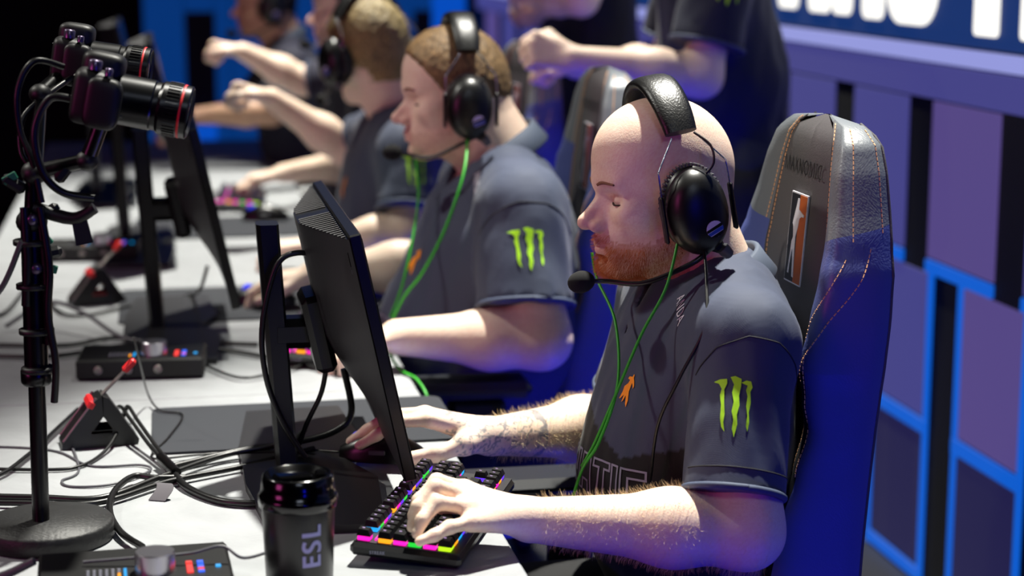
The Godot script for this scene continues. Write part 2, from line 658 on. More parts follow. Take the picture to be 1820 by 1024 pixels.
func arm_field(d: Dictionary, side: String) -> Field:
	var F := Field.new()
	var sh: Vector3 = d["sh" + side]
	var el: Vector3 = d["el" + side]
	var wr: Vector3 = d["wr" + side]
	var g: float = d.get("arm", 1.0)
	var mid := sh.lerp(el, 0.35)
	F.cap(mid, el, 0.047 * g, 0.040 * g, 0.03)
	var fa := wr - el
	F.cap(el, el + fa * 0.35, 0.041 * g, 0.043 * g, 0.03)
	F.cap(el + fa * 0.35, wr, 0.042 * g, 0.0265 * g, 0.03)
	var h: Dictionary = d["hand" + side]
	if h.has("joints"):
		for i in 4:
			F.cap(wr.lerp(h.joints[i][0], 0.05), h.joints[i][0], 0.0175, 0.0118, 0.014)
			finger(F, h.joints[i], [0.0098, 0.0100, 0.0094, 0.0088][i])
		F.cap(wr.lerp(h.thumb[0], 0.1), h.thumb[0], 0.019, 0.0165, 0.014)
		finger(F, h.thumb, 0.0128, 0.008)
	else:
		hand(F, wr, h.dir, h.back, h.thumb, h.curl, h.get("tc", 0.4))
	return F

func torso_axes(d: Dictionary) -> Basis:
	var up: Vector3 = ((d.shL + d.shR) / 2 - d.hip).normalized()
	var lat: Vector3 = (d.shL - d.shR).normalized()
	var bk := up.cross(lat).normalized()
	return Basis(bk, up, lat).orthonormalized()

func torso_prims(F: Field, d: Dictionary, gr: float):
	var ax := torso_axes(d)
	var bk := ax.x
	var up := ax.y
	var S: Vector3 = (d.shL + d.shR) / 2
	var w: float = (d.shL as Vector3).distance_to(d.shR) / 2
	var dep: float = d.get("dep", 0.115) + gr
	var bel: float = d.get("belly", 0.14) + gr
	F.ell(S - up * 0.10 - bk * 0.012, Vector3(dep, 0.16, w + 0.005 + gr), ax, 0.05)
	F.ell(S - up * 0.02 + bk * 0.018, Vector3(0.085 + gr, 0.10, w * 0.85 + gr), ax, 0.05)
	F.cap(d.shL, d.shR, 0.056 + gr, 0.056 + gr, 0.05)
	for s in ["shL", "shR"]: F.cap(d.neck - up * 0.015, (d[s] as Vector3).lerp(d.neck, 0.3) - up * 0.012, 0.050 + gr, 0.050 + gr, 0.05)
	F.ell(S.lerp(d.hip, 0.56) - bk * d.get("bellyf", 0.02), Vector3(bel, 0.19, w * 0.93 + gr), ax, 0.06)
	F.ell(d.hip, Vector3(0.125 + gr, 0.11, maxf(0.165, w * 0.8) + gr), ax, 0.06)

func person(d: Dictionary) -> MeshInstance3D:
	var cell: float = d.cell
	var out := Out.new()
	var skin: Color = d.get("skin", SKIN)
	var X := head_xf(d).affine_inverse()
	var beard: float = d.get("beard", 0.0)
	var bcol: Color = d.get("bcol", Color(0.30, 0.12, 0.05))
	var hc := func(p: Vector3) -> Color:
		var q := X * p
		var f := -q.x
		var c := skin
		var n := wob.get_noise_3dv(p * 700.0)
		c = c.lerp(Color(0.72, 0.38, 0.30), clampf(0.18 + n * 0.4, 0.0, 0.5))
		if f > 0.078 and absf(q.z) < 0.024 and absf(q.y + 0.070) < 0.0105: c = c.lerp(Color(0.55, 0.22, 0.20), 0.6)
		if f > 0.095 and q.y < -0.015 and q.y > -0.055: c = c.lerp(Color(0.70, 0.32, 0.25), 0.35)
		if beard > 0.0:
			var edge := n * 0.006
			var in_ := q.y < -0.062 + edge + maxf(0.0, 0.04 - f) * 0.6 and f > -0.012 and q.y > -0.135 and not (f > 0.070 and absf(q.z) < 0.022 and absf(q.y + 0.0715) < 0.009)
			if in_: c = c.lerp(bcol, beard * (0.65 + 0.35 * n))
		return c
	var hs := 0
	if d.get("with_head", true):
		head_field(d).build(out, d.get("hcell", cell * 0.45), hc)
		hs = out.v.size()
	for s in ["L", "R"]:
		if not d.has("el" + s): continue
		var el: Vector3 = d["el" + s]
		var wr: Vector3 = d["wr" + s]
		var tattoo: bool = d.get("tattoo", "") == s
		var ac := func(p: Vector3) -> Color:
			var n := wob.get_noise_3dv(p * 500.0)
			var c := skin.lerp(Color(0.68, 0.36, 0.29), clampf(0.10 + n * 0.35, 0.0, 0.5))
			if tattoo:
				var al := (p - wr).dot((wr - el).normalized())
				if al > -0.075 and al < 0.07:
					var w := absf(ink.get_noise_3dv(p))
					var w2 := absf(ink.get_noise_3dv(p * 1.7 + Vector3(3, 1, 2)))
					var band := al > -0.075 and al < -0.060
					if w < (0.42 if band else 0.11) or (w2 < 0.07 and al > -0.05): c = c.lerp(Color(0.11, 0.14, 0.18), 0.72)
			return c
		arm_field(d, s).build(out, d.get("acell", cell * 0.5), ac)
	var F := Field.new()
	torso_prims(F, d, -0.016)
	for s in ["L", "R"]:
		F.cap(d["sh" + s], (d["sh" + s] as Vector3).lerp(d["el" + s], 0.7), 0.05, 0.043, 0.04)
		F.cap(d["hp" + s], d["kn" + s], 0.068, 0.050, 0.04)
		F.cap(d["kn" + s], d["ft" + s], 0.048, 0.034, 0.03)
	F.build(out, 0.02, func(_p): return skin)
	var body := put(out.mesh(), "person", M.skin)
	tag(body, d.label, "person")
	# shirt
	var S := Field.new()
	S.noise = wob; S.namp = d.get("fold", 0.0045); S.nscale = Vector3(15, 6, 15)
	torso_prims(S, d, 0.004)
	for s in ["L", "R"]:
		var sh: Vector3 = d["sh" + s]
		var hem: Vector3 = d["hem" + s]
		S.sleeve(sh, hem, d.get("slr", 0.064), d.get("slh", 0.068), 0.035)
	var nx: Vector3 = d.neck
	var ax := torso_axes(d)
	var nr: float = d.get("neck_r", 0.056)
	S.cap(nx - ax.x * 0.008 - ax.y * 0.02, nx + (d.head - nx).normalized() * 0.12, nr + 0.008, nr + 0.012, 0.01, 1)
	if d.get("vneck", true): S.cap(nx - ax.x * 0.055 - ax.y * 0.015, nx - ax.x * 0.11 - ax.y * 0.065, 0.040, 0.012, 0.01, 1)
	S.cut(-ax.y, d.hip - ax.y * 0.06)
	var so := Out.new()
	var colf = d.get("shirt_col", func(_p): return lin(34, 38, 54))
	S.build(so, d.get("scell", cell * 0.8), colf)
	d["shirt_field"] = S
	d["shirt"] = put(so.mesh(), "shirt", d.get("shirt_mat", M.jersey), body)
	for s in ["L", "R"]:
		var sh: Vector3 = d["sh" + s]
		var hem: Vector3 = d["hem" + s]
		var ah := (hem - sh).normalized()
		var u1 := ah.cross(Vector3.RIGHT).normalized()
		var u2 := ah.cross(u1)
		var ring := PackedVector3Array()
		for i in 41: ring.append(hem - ah * 0.003 + (u1 * cos(TAU * i / 40) + u2 * sin(TAU * i / 40)) * (d.get("slh", 0.068) - 0.0005))
		var hb := SB.new()
		hb.tube(ring, 0.0042, 0.0042, 8)
		obj(hb, "sleeve_hem", M.hem, body)
	if d.get("collar", true):
		var na: Vector3 = (d.head - nx).normalized().lerp(ax.y, 0.4).normalized()
		var nb := (ax.x - na * ax.x.dot(na)).normalized()
		var nl := nb.cross(na)
		var rows := []
		for k in [[0.008, -0.012], [0.009, 0.026], [0.012, 0.031], [0.017, 0.029], [0.022, 0.014], [0.031, -0.008], [0.029, -0.011]]:
			var r := PackedVector3Array()
			for i in 49:
				var fi := deg_to_rad(lerpf(-142.0, 142.0, i / 48.0))
				var fr := pow(absf(fi) / 2.48, 2.2)
				r.append(nx + na * (k[1] - 0.034 * fr) + (nb * cos(fi) + nl * sin(fi)) * (nr + k[0] + 0.010 * fr))
			rows.append(r)
		var cb := SB.new()
		cb.sm(0); cb.grid(rows)
		obj(cb, "collar", M.collar, body)
	# trousers
	var Tf := Field.new()
	Tf.ell(d.hip - ax.y * 0.03, Vector3(0.13, 0.10, 0.18), ax, 0.05)
	for s in ["L", "R"]:
		Tf.cap(d["hp" + s], d["kn" + s], 0.085, 0.066, 0.04)
		Tf.cap(d["kn" + s], d["ft" + s], 0.062, 0.052, 0.04)
	var to := Out.new()
	Tf.build(to, 0.02)
	put(to.mesh(), "trousers", M.trousers, body)
	for s in ["L", "R"]:
		var ft: Vector3 = d["ft" + s]
		var tof: Vector3 = d.get("toe", Vector3(-1, 0, 0))
		var sb := SB.new()
		sb.egg(Vector3(ft.x, 0.05, ft.z) + tof * 0.06, Vector3(0.13, 0.055, 0.048), 16, 8, Basis(-tof, Vector3.UP, -tof.cross(Vector3.UP)))
		obj(sb, "shoe", M.trousers, body)
	if d.get("strands", false):
		strand_hair(d, out, hs, body)
	if d.get("with_head", true):
		# brows and lashes
		var HX := head_xf(d)
		for z in [-1.0, 1.0]:
			var sb := SB.new()
			sb.tube(spl([HX * Vector3(-0.0990, 0.017, z * 0.012), HX * Vector3(-0.0975, 0.0205, z * 0.026), HX * Vector3(-0.0895, 0.0190, z * 0.047)], 5), 0.0042, 0.0018, 7, 0.8)
			obj(sb, "eyebrow", d.get("brow_mat", M.brow), body)
			sb = SB.new()
			sb.tube(spl([HX * Vector3(-0.0825, -0.0082, z * 0.0205), HX * Vector3(-0.0852, -0.0100, z * 0.0330), HX * Vector3(-0.0775, -0.0092, z * 0.0465)], 5), 0.0015, 0.0010, 5)
			obj(sb, "eyelashes", M.lash, body)
	return body

func seated(d: Dictionary):
	# hips, knees and feet of someone on a chair, facing -x
	var c: Vector3 = d.hip
	for s in ["L", "R"]:
		var z := 1.0 if s == "L" else -1.0
		d["hp" + s] = c + Vector3(-0.03, -0.03, z * 0.09)
		d["kn" + s] = c + Vector3(-0.44, -0.03, z * 0.13)
		d["ft" + s] = Vector3(c.x - 0.36, 0.09, c.z + z * 0.13)

func standing(d: Dictionary):
	var c: Vector3 = d.hip
	for s in ["L", "R"]:
		var z := 1.0 if s == "L" else -1.0
		d["hp" + s] = c + Vector3(0, -0.04, z * 0.085)
		d["kn" + s] = Vector3(c.x - 0.02, 0.50, c.z + z * 0.10)
		d["ft" + s] = Vector3(c.x + 0.01, 0.09, c.z + z * 0.11)

func hair_cap(d: Dictionary, body: Node, m: Material, thick: float, line: Array, ncell: float):
	# short hair over the cranium, cut along a hairline: line = [forehead f, forehead u, nape f, nape u]
	var F := Field.new()
	var X := head_xf(d)
	var s: float = d.get("size", 0.96)
	var bs := X.basis.orthonormalized()
	F.noise = wob; F.namp = thick * 0.55; F.nscale = Vector3(95, 95, 95)
	F.ell(X * Vector3(-0.003, 0.042, 0), Vector3(0.094, 0.086, 0.077) * s + Vector3.ONE * thick, bs, 0.02)
	F.ell(X * Vector3(-0.030, 0.045, 0), Vector3(0.062, 0.064, 0.063) * s + Vector3.ONE * thick, bs, 0.03)
	F.ell(X * Vector3(0.024, 0.018, 0), Vector3(0.066, 0.066, 0.070) * s + Vector3.ONE * thick, bs, 0.03)
	F.cap(X * Vector3(0.045, -0.01, 0), X * Vector3(0.055, -0.055, 0), 0.050, 0.042, 0.03)
	var a := X * Vector3(-line[0], line[1], 0)
	var b := X * Vector3(-line[2], line[3], 0)
	var n := (b - a).cross(bs.z).normalized()
	if n.dot(bs * Vector3(-1, -1, 0)) < 0.0: n = -n
	# face side of the hairline is cut off along two planes
	F.cut(n, a, 0.006)
	F.cut(bs * Vector3(0.1, -1, 0), X * Vector3(0.05, -0.075, 0), 0.004)
	var o := Out.new()
	F.build(o, ncell)
	put(o.mesh(), "hair", m, body)

func claw_logo(d: Dictionary, body: Node, side: String, ang: float, along: float, s: float):
	# the three torn green strokes on a sleeve
	var F: Field = d.shirt_field
	var sh: Vector3 = d["sh" + side]
	var hem: Vector3 = d["hem" + side]
	var ax := (hem - sh).normalized()
	var out := Vector3(0, 0, 1 if side == "L" else -1)
	out = (out - ax * out.dot(ax)).normalized()
	var across := out.cross(ax).normalized()   # towards the back for the left sleeve
	if across.x < 0: across = -across
	var polys := [
		[530, 428, 552, 420, 578, 418, 580, 432, 572, 452, 576, 490, 582, 530, 580, 556, 586, 585, 574, 570, 568, 545, 566, 500, 558, 470, 562, 450, 550, 434],
		[590, 412, 606, 408, 628, 416, 628, 440, 624, 470, 628, 500, 622, 530, 626, 560, 618, 600, 610, 575, 612, 545, 604, 520, 608, 490, 600, 460, 604, 435],
		[628, 428, 645, 420, 660, 422, 666, 440, 660, 455, 664, 490, 660, 520, 664, 550, 660, 578, 654, 560, 656, 530, 650, 500, 652, 470, 646, 450, 650, 436]]
	for p in polys:
		var mp := func(q: Vector2) -> Array:
			var a := ang + q.x / 0.068
			var dirv := out * cos(a) + across * sin(a)
			return [sh + ax * (along - q.y) + dirv * 0.14, -dirv]
		put(decal(F, poly_tris(pv(p, 598, 500, s)), 0.006, mp, 0.0012), "green_stripe", M.neon, body)

func chest_map(d: Dictionary, a0: float, h: float) -> Callable:
	var ax := torso_axes(d)
	var c: Vector3 = (d.shL + d.shR) / 2 - ax.y * h
	return func(q: Vector2) -> Array:
		var a := a0 + q.x / 0.15
		var dirv := -ax.x * cos(a) + ax.z * sin(a)
		return [c + ax.y * q.y + dirv * 0.36, -dirv]

func emblem(d: Dictionary, body: Node, a0: float, h: float, s: float):
	var p := [418, 152, 432, 135, 468, 132, 480, 112, 490, 118, 485, 138, 500, 158, 510, 186, 498, 208, 486, 184, 474, 172, 456, 235, 466, 292, 455, 338, 440, 318, 432, 262, 410, 302, 393, 315, 408, 262, 376, 290, 360, 298, 384, 244, 392, 208, 430, 182, 446, 158]
	put(decal(d.shirt_field, poly_tris(pv(p, 435, 225, s)), 0.008, chest_map(d, a0, h), 0.0014), "orange_emblem", M.orange, body)

func wordmark(d: Dictionary, body: Node, a0: float, h: float, s: float):
	# outlined capitals across the belly
	var L := [
		[-2.6, [0, 0, 0, 2, 1.5, 2, 1.5, 1.6, 0.4, 1.6, 0.4, 1.2, 1.2, 1.2, 1.2, 0.8, 0.4, 0.8, 0.4, 0]],
		[-0.9, [0, 0, 0, 2, 0.4, 2, 1.1, 0.8, 1.1, 2, 1.5, 2, 1.5, 0, 1.1, 0, 0.4, 1.2, 0.4, 0]],
		[0.8, [0, 0, 0.3, 2, 1.4, 2, 1.7, 0, 1.3, 0, 1.22, 0.6, 0.48, 0.6, 0.4, 0]],
		[2.6, [0.5, 0, 0.5, 1.6, 0, 1.6, 0, 2, 1.5, 2, 1.5, 1.6, 1.0, 1.6, 1.0, 0]],
		[4.3, [0, 0, 0, 2, 0.5, 2, 0.5, 0]],
		[5.1, [0, 0, 0, 2, 1.6, 2, 1.6, 1.55, 0.5, 1.55, 0.5, 0.45, 1.6, 0.45, 1.6, 0]]]
	for l in L:
		var pts := PackedVector2Array()
		for i in range(0, l[1].size(), 2): pts.append(Vector2((l[1][i] + l[0] - 2.0) * s, (l[1][i + 1] - 1.0) * s * 1.15))
		put(decal(d.shirt_field, stroke(pts, s * 0.13), 0.012, chest_map(d, a0, h), 0.0012), "letter", M.print_grey, body)

func strand_mesh(len_: float, w: float) -> ArrayMesh:
	# one bent hair, thin at its end
	var sb := SB.new()
	sb.tube(PackedVector3Array([Vector3.ZERO, Vector3(0, len_ * 0.5, len_ * 0.10), Vector3(0, len_, len_ * 0.38)]), w, w * 0.35, 3)
	return sb.mesh()

func strand_hair(d: Dictionary, out: Out, hs: int, body: Node):
	var X := head_xf(d).affine_inverse()
	var HX := head_xf(d)
	var rng := RandomNumberGenerator.new()
	rng.seed = 11
	var nn := PackedVector3Array()
	nn.resize(out.v.size())
	for t in range(0, out.ix.size(), 3):
		var f := (out.v[out.ix[t + 2]] - out.v[out.ix[t]]).cross(out.v[out.ix[t + 1]] - out.v[out.ix[t]])
		for q in 3: nn[out.ix[t + q]] += f
	var beard: Array[Transform3D] = []
	var stache: Array[Transform3D] = []
	var arm: Array[Transform3D] = []
	for i in out.v.size():
		var p := out.v[i]
		var n := nn[i].normalized()
		if i < hs:
			var q := X * p
			var f := -q.x
			var in_ := q.y < -0.068 + maxf(0.0, 0.04 - f) * 0.5 and f > 0.0 and q.y > -0.128 and not (f > 0.070 and absf(q.z) < 0.022 and absf(q.y + 0.0715) < 0.0095)
			var mu := f > 0.074 and q.y < -0.0525 and q.y > -0.063 and absf(q.z) < 0.028
			if not in_ and not mu: continue
			var dens := 1.0 if f > 0.05 else 0.55
			for k in 3:
				if rng.randf() > dens * 0.62: continue
				var dirv := (n * 0.55 + HX.basis.orthonormalized() * Vector3(-0.25, -0.9, signf(q.z) * 0.1) + Vector3(rng.randf() - 0.5, rng.randf() - 0.5, rng.randf() - 0.5) * 0.6).normalized()
				var sx := dirv.cross(n).normalized()
				var bs := Basis(sx, dirv, sx.cross(dirv))
				var s := rng.randf_range(0.6, 1.25) * (0.55 if mu else (1.0 if f > 0.045 else 0.5))
				beard.append(Transform3D(bs.scaled_local(Vector3(1, s, s)), p + Vector3(rng.randf() - 0.5, rng.randf() - 0.5, rng.randf() - 0.5) * 0.003))
		else:
			for sd in ["L", "R"]:
				var el: Vector3 = d["el" + sd]
				var wr: Vector3 = d["wr" + sd]
				var ax := (wr - el).normalized()
				var al := (p - el).dot(ax)
				if al < -0.02 or al > el.distance_to(wr) - 0.01 or (p - el - ax * al).length() > 0.06: continue
				if rng.randf() > 0.22: continue
				var dirv := (n * 0.6 + ax * 0.5 + Vector3(0, -0.2, 0) + Vector3(rng.randf() - 0.5, rng.randf() - 0.5, rng.randf() - 0.5) * 0.9).normalized()
				var sx := dirv.cross(n).normalized()
				arm.append(Transform3D(Basis(sx, dirv, sx.cross(dirv)).scaled_local(Vector3.ONE * rng.randf_range(0.6, 1.3)), p))
	for g in [[beard, strand_mesh(0.0085, 0.00022), M.beard, "beard"], [arm, strand_mesh(0.0085, 0.00013), M.arm_hair, "arm_hair"]]:
		if g[0].size() == 0: continue
		var mm := MultiMesh.new()
		mm.transform_format = MultiMesh.TRANSFORM_3D
		mm.mesh = g[1]
		mm.instance_count = g[0].size()
		for i in g[0].size(): mm.set_instance_transform(i, g[0][i])
		var o := MultiMeshInstance3D.new()
		o.multimesh = mm
		o.material_override = g[2]
		o.name = g[3]
		o.set_meta("kind", "stuff")
		body.add_child(o, true)

func seam(d: Dictionary, body: Node, pts: Array, mapf: Callable):
	var path := PackedVector3Array()
	for i in pts.size() - 1:
		for k in 8:
			var q: Vector2 = (pts[i] as Vector2).lerp(pts[i + 1], k / 8.0)
			var r: Array = mapf.call(q)
			path.append(surf_hit(d.shirt_field, r[0], r[1], 0.0))
	var sb := SB.new()
	sb.tube(path, 0.0011, 0.0011, 5)
	obj(sb, "seam", M.seam, body)

func shoulder_text(d: Dictionary, body: Node, t: String, h: float):
	# small white letters running from the collar down the front of the shoulder
	var n: Vector3 = d.neck
	var s: Vector3 = d.shL
	var c := n.lerp(s, 0.62) + Vector3(-0.050, -0.012, 0)
	var u := (Vector3(-0.35, -0.35, 0.85)).normalized()
	var dirv := Vector3(0.62, -0.72, -0.30).normalized()
	var v := u.cross(dirv).normalized()
	if v.x < 0: v = -v
	var mp := func(q: Vector2) -> Array: return [c + u * q.x + v * q.y - dirv * 0.09, dirv]
	put(decal(d.shirt_field, text_tris(t, h), 0.006, mp, 0.0012), "shoulder_letters", M.print_white, body)

func sleeve_seam(d: Dictionary, body: Node, pts: Array):
	var sh: Vector3 = d.shL
	var ax: Vector3 = ((d.hemL as Vector3) - sh).normalized()
	var out := (Vector3.BACK - ax * Vector3.BACK.dot(ax)).normalized()
	var across := out.cross(ax).normalized()
	if across.x < 0: across = -across
	var p := []
	for q in pts: p.append(Vector2(q[0], q[1]))
	seam(d, body, p, func(q: Vector2) -> Array:
		var dirv := out * cos(q.x) + across * sin(q.x)
		return [sh + ax * q.y + dirv * 0.14, -dirv])

# ---------------------------------------------------------------- things
func headset(called: String, d: Dictionary, label: String, fine := true) -> Node3D:
	# worn on the head: built in the head's own axes (face -x, up y, left +z)
	var X := head_xf(d)
	var o := Node3D.new()
	o.name = numbered(called)
	add_child(o)
	o.transform = Transform3D(X.basis.orthonormalized() * Basis(Vector3.BACK, deg_to_rad(d.get("band", 0.0))), X.origin)
	tag(o, label, "headset", "headsets of the players")
	var n := 28 if fine else 14
	# padded band over the crown
	var rows := []
	var sw := []
	for i in n + 1:
		var a := deg_to_rad(lerpf(-62.0, 62.0, float(i) / n))
		var c := Vector3(0.004, 0.032, 0) + Vector3(0, cos(a) * 0.108, sin(a) * 0.092)
		var nr := Vector3(0, cos(a), sin(a)).normalized()
		var taper := 1.0 - 0.15 * pow(absf(a) / 1.08, 4.0)
		var ring := PackedVector3Array()
		for k in 14:
			var b := TAU * k / 14
			var cx := signf(cos(b)) * pow(absf(cos(b)), 0.7) * 0.0255 * taper
			var cy := signf(sin(b)) * pow(absf(sin(b)), 0.8) * 0.0085
			ring.append(c + Vector3(cx, 0, 0) + nr * (cy + 0.006))
		rows.append(ring)
	var sb := SB.new()
	sb.sm(0); sb.grid(rows, true)
	sb.sm(-1); sb.fan(rows[0], true); sb.fan(rows[n])
	obj(sb, "headband", M.band_leather, o)
	for z in [-1.0, 1.0]:
		var cupc := Vector3(0.002, -0.014, z * 0.085)
		sb = SB.new()
		# ear cushion
		sb.lathe([Vector2(0.030, -0.012), Vector2(0.041, -0.011), Vector2(0.046, -0.004), Vector2(0.046, 0.004), Vector2(0.041, 0.011), Vector2(0.03, 0.012)], 24, Transform3D(Basis(Vector3(0.90, 0, 0), Vector3(0, 0, z), Vector3(0, -z * 1.2, 0)), cupc))
		var cu := obj(sb, "ear_cushion", M.band_leather, o)
		# shell: an egg cut flat on the head's side
		sb = SB.new()
		sb.lathe([Vector2(0.0445, 0.0), Vector2(0.0455, 0.004), Vector2(0.0435, 0.006), Vector2(0.0435, 0.008), Vector2(0.045, 0.010), Vector2(0.0445, 0.018), Vector2(0.041, 0.028), Vector2(0.034, 0.035), Vector2(0.024, 0.0395), Vector2(0.012, 0.0415), Vector2(0.0, 0.042)], 32, Transform3D(Basis(Vector3(0.92, 0, 0), Vector3(0, -0.10, z), Vector3(0, -z * 1.26, 0)), cupc + Vector3(0, 0, z * 0.010)))
		obj(sb, "ear_cup", M.cup_black, o)
		if fine:
			sb = SB.new()
			for k in 26:
				var a := lerpf(0.15, PI - 0.15, k / 25.0)
				sb.box(cupc + Vector3(cos(a) * 0.0425, sin(a) * 0.058, z * 0.008), Vector3(0.0024, 0.005, 0.010), 0.0006, Basis(Vector3.BACK, a - PI / 2))
			obj(sb, "ribbed_rim", M.rib_grey, o)
		# wire yoke, one wire on each side of the cup
		for w in [-1.0, 1.0]:
			sb = SB.new()
			var e0 := Vector3(0.004 + w * 0.017, 0.082, z * 0.096)
			sb.tube(spl([e0, e0 + Vector3(w * 0.004, -0.006, z * 0.002), Vector3(0.004 + w * 0.044, 0.046, z * 0.108), Vector3(0.004 + w * 0.046, 0.040, z * 0.110), Vector3(0.004 + w * 0.047, 0.010, z * 0.111)], 4), 0.0011, 0.0011, 6)
			obj(sb, "wire_yoke", M.chrome, o)
			sb = SB.new()
			sb.box(Vector3(0.004 + w * 0.0475, -0.018, z * 0.1085), Vector3(0.005, 0.062, 0.011), 0.002)
			obj(sb, "slider", M.cup_black, o)
		# cable stub from band to cup
		sb = SB.new()
		sb.tube(spl([Vector3(0.018, 0.084, z * 0.096), Vector3(0.032, 0.066, z * 0.112), Vector3(0.030, 0.044, z * 0.120), Vector3(0.016, 0.030, z * 0.117)], 5), 0.0016, 0.0016, 6)
		obj(sb, "bridge_cable", M.cable, o)
		# printed badge
		var bx := Transform3D(Basis(Vector3(z, 0, 0), Vector3(0, 0.97, z * 0.12), Vector3(0, -0.1, z)), cupc + Vector3(0.011, -0.023, z * 0.0505))
		var circ := PackedVector2Array()
		for k in 20: circ.append(Vector2(cos(TAU * k / 20), sin(TAU * k / 20)) * 0.0115)
		sb = SB.new(); sb.prism(circ, 0.0012, bx)
		var badge := obj(sb, "badge", M.badge_pale, o)
		for q in [[-0.0005, "cup_black", 0.0050], [-0.0062, "badge_blue", 0.0055], [-0.0118, "cup_black", 0.0050]]:
			var big := PackedVector2Array([Vector2(-0.02, q[0] - 0.0075), Vector2(0.02, q[0] + 0.0075), Vector2(0.02, q[0] + 0.0075 + q[2]), Vector2(-0.02, q[0] - 0.0075 + q[2] * 0.7)])
			for pp in Geometry2D.intersect_polygons(circ, big):
				sb = SB.new(); sb.prism(pp, 0.0016, bx)
				obj(sb, "badge_stripe", M[q[1]], badge)
	# microphone on the left cup
	var piv := Vector3(0.012, -0.066, 0.112)
	sb = SB.new()
	sb.box(piv + Vector3(0.004, 0.004, -0.006), Vector3(0.030, 0.018, 0.016), 0.004, Basis(Vector3.BACK, -0.5))
	obj(sb, "boom_pivot", M.cup_black, o)
	sb = SB.new()
	var kx := Transform3D(Basis(Vector3.BACK, -2.5), piv + Vector3(0.014, -0.002, 0.004))
	sb.lathe([Vector2(0.0085, 0.0), Vector2(0.0085, 0.006), Vector2(0.007, 0.014), Vector2(0.005, 0.016), Vector2(0, 0.016)], 18, kx)
	obj(sb, "dial", M.rib_grey, o)
	var mic: Vector3 = d.get("mic", Vector3(-0.118, -0.098, 0.062))
	sb = SB.new()
	sb.tube(spl([piv, piv + Vector3(-0.030, -0.014, 0.002), piv.lerp(mic, 0.6) + Vector3(0, -0.018, 0.012), mic + Vector3(0.02, -0.004, 0.004), mic], 7), 0.0036, 0.0032, 9)
	obj(sb, "boom", M.boom, o)
	sb = SB.new()
	sb.egg(mic + Vector3(-0.014, 0.002, 0), Vector3(0.0185, 0.0145, 0.0145), 18, 12)
	obj(sb, "foam_windshield", M.foam, o)
	return o

func chair_sec(h: float) -> Array:
	# half outline of the backrest at a height: Vector2(x, z)
	var hs := [0.44, 0.60, 0.73, 0.80, 0.86, 0.90, 0.95, 1.00, 1.06, 1.10, 1.14, 1.19, 1.225, 1.245, 1.252, 1.254]
	var hw := [0.205, 0.190, 0.186, 0.187, 0.190, 0.193, 0.199, 0.202, 0.199, 0.186, 0.170, 0.152, 0.135, 0.105, 0.07, 0.01]
	var bf := [0.05, 0.058, 0.046, 0.030, 0.020, 0.030, 0.040, 0.034, 0.026, 0.018, 0.012, 0.010, 0.006, 0.002, 0.0, 0.0]
	var th := [0.08, 0.08, 0.078, 0.077, 0.076, 0.076, 0.075, 0.074, 0.072, 0.070, 0.068, 0.062, 0.054, 0.036, 0.016, 0.002]
	var i := 0
	while i < hs.size() - 2 and h > hs[i + 1]: i += 1
	var t := clampf((h - hs[i]) / (hs[i + 1] - hs[i]), 0.0, 1.0)
	t = t * t * (3.0 - 2.0 * t) if h < 1.1 else t
	var w := lerpf(hw[i], hw[i + 1], t)
	var b := lerpf(bf[i], bf[i + 1], t)
	var q := lerpf(th[i], th[i + 1], t)
	var fx := (h - 0.44) * 0.075 + (0.08 - q) * 0.35
	return [Vector2(fx, 0), Vector2(fx, w * 0.50), Vector2(fx - b * 0.10, w * 0.60), Vector2(fx - b * 0.75, w * 0.74), Vector2(fx - b, w * 0.86), Vector2(fx - b * 0.62, w * 0.965), Vector2(fx + q * 0.30, w), Vector2(fx + q * 0.72, w * 0.985), Vector2(fx + q * 0.95, w * 0.90), Vector2(fx + q, w * 0.6), Vector2(fx + q + 0.004, 0)]

func chair_pt(h: float, u: float, sgn: float) -> Vector3:
	var s := chair_sec(h)
	var i := clampi(int(u), 0, 9)
	var p: Vector2 = (s[i] as Vector2).cubic_interpolate(s[i + 1], s[maxi(i - 1, 0)] if i > 0 else Vector2(s[1].x, -s[1].y), s[mini(i + 2, 10)], u - i)
	return Vector3(p.x, h, p.y * sgn)

func chair_patch(h0: float, h1: float, u0: float, u1: float, sgn: float, nh: int, nu: int, hslope := 0.0, usl := 0.0) -> SB:
	var sb := SB.new()
	sb.sm(0)
	var rows := []
	for j in nh + 1:
		var r := PackedVector3Array()
		for i in nu + 1:
			var u := lerpf(u0, u1, float(i) / nu)
			var top := h1 + hslope * (u - u0)
			var bot := h0 + usl * (u - u0)
			r.append(chair_pt(lerpf(bot, top, float(j) / nh), u, sgn))
		rows.append(r)
	if sgn > 0: rows.reverse()
	sb.grid(rows)
	return sb

func stitches(sb: SB, path: PackedVector3Array, pitch: float, len_: float, r: float):
	var acc := 0.0
	for i in path.size() - 1:
		var a := path[i]
		var b := path[i + 1]
		var l := a.distance_to(b)
		var t := pitch - acc if acc > 0 else 0.0
		while t < l:
			var p := a.lerp(b, t / l)
			var dv := (b - a).normalized() * len_ * 0.5
			sb.tube(PackedVector3Array([p - dv, p + dv]), r, r, 5)
			t += pitch
		acc = l - (t - pitch)

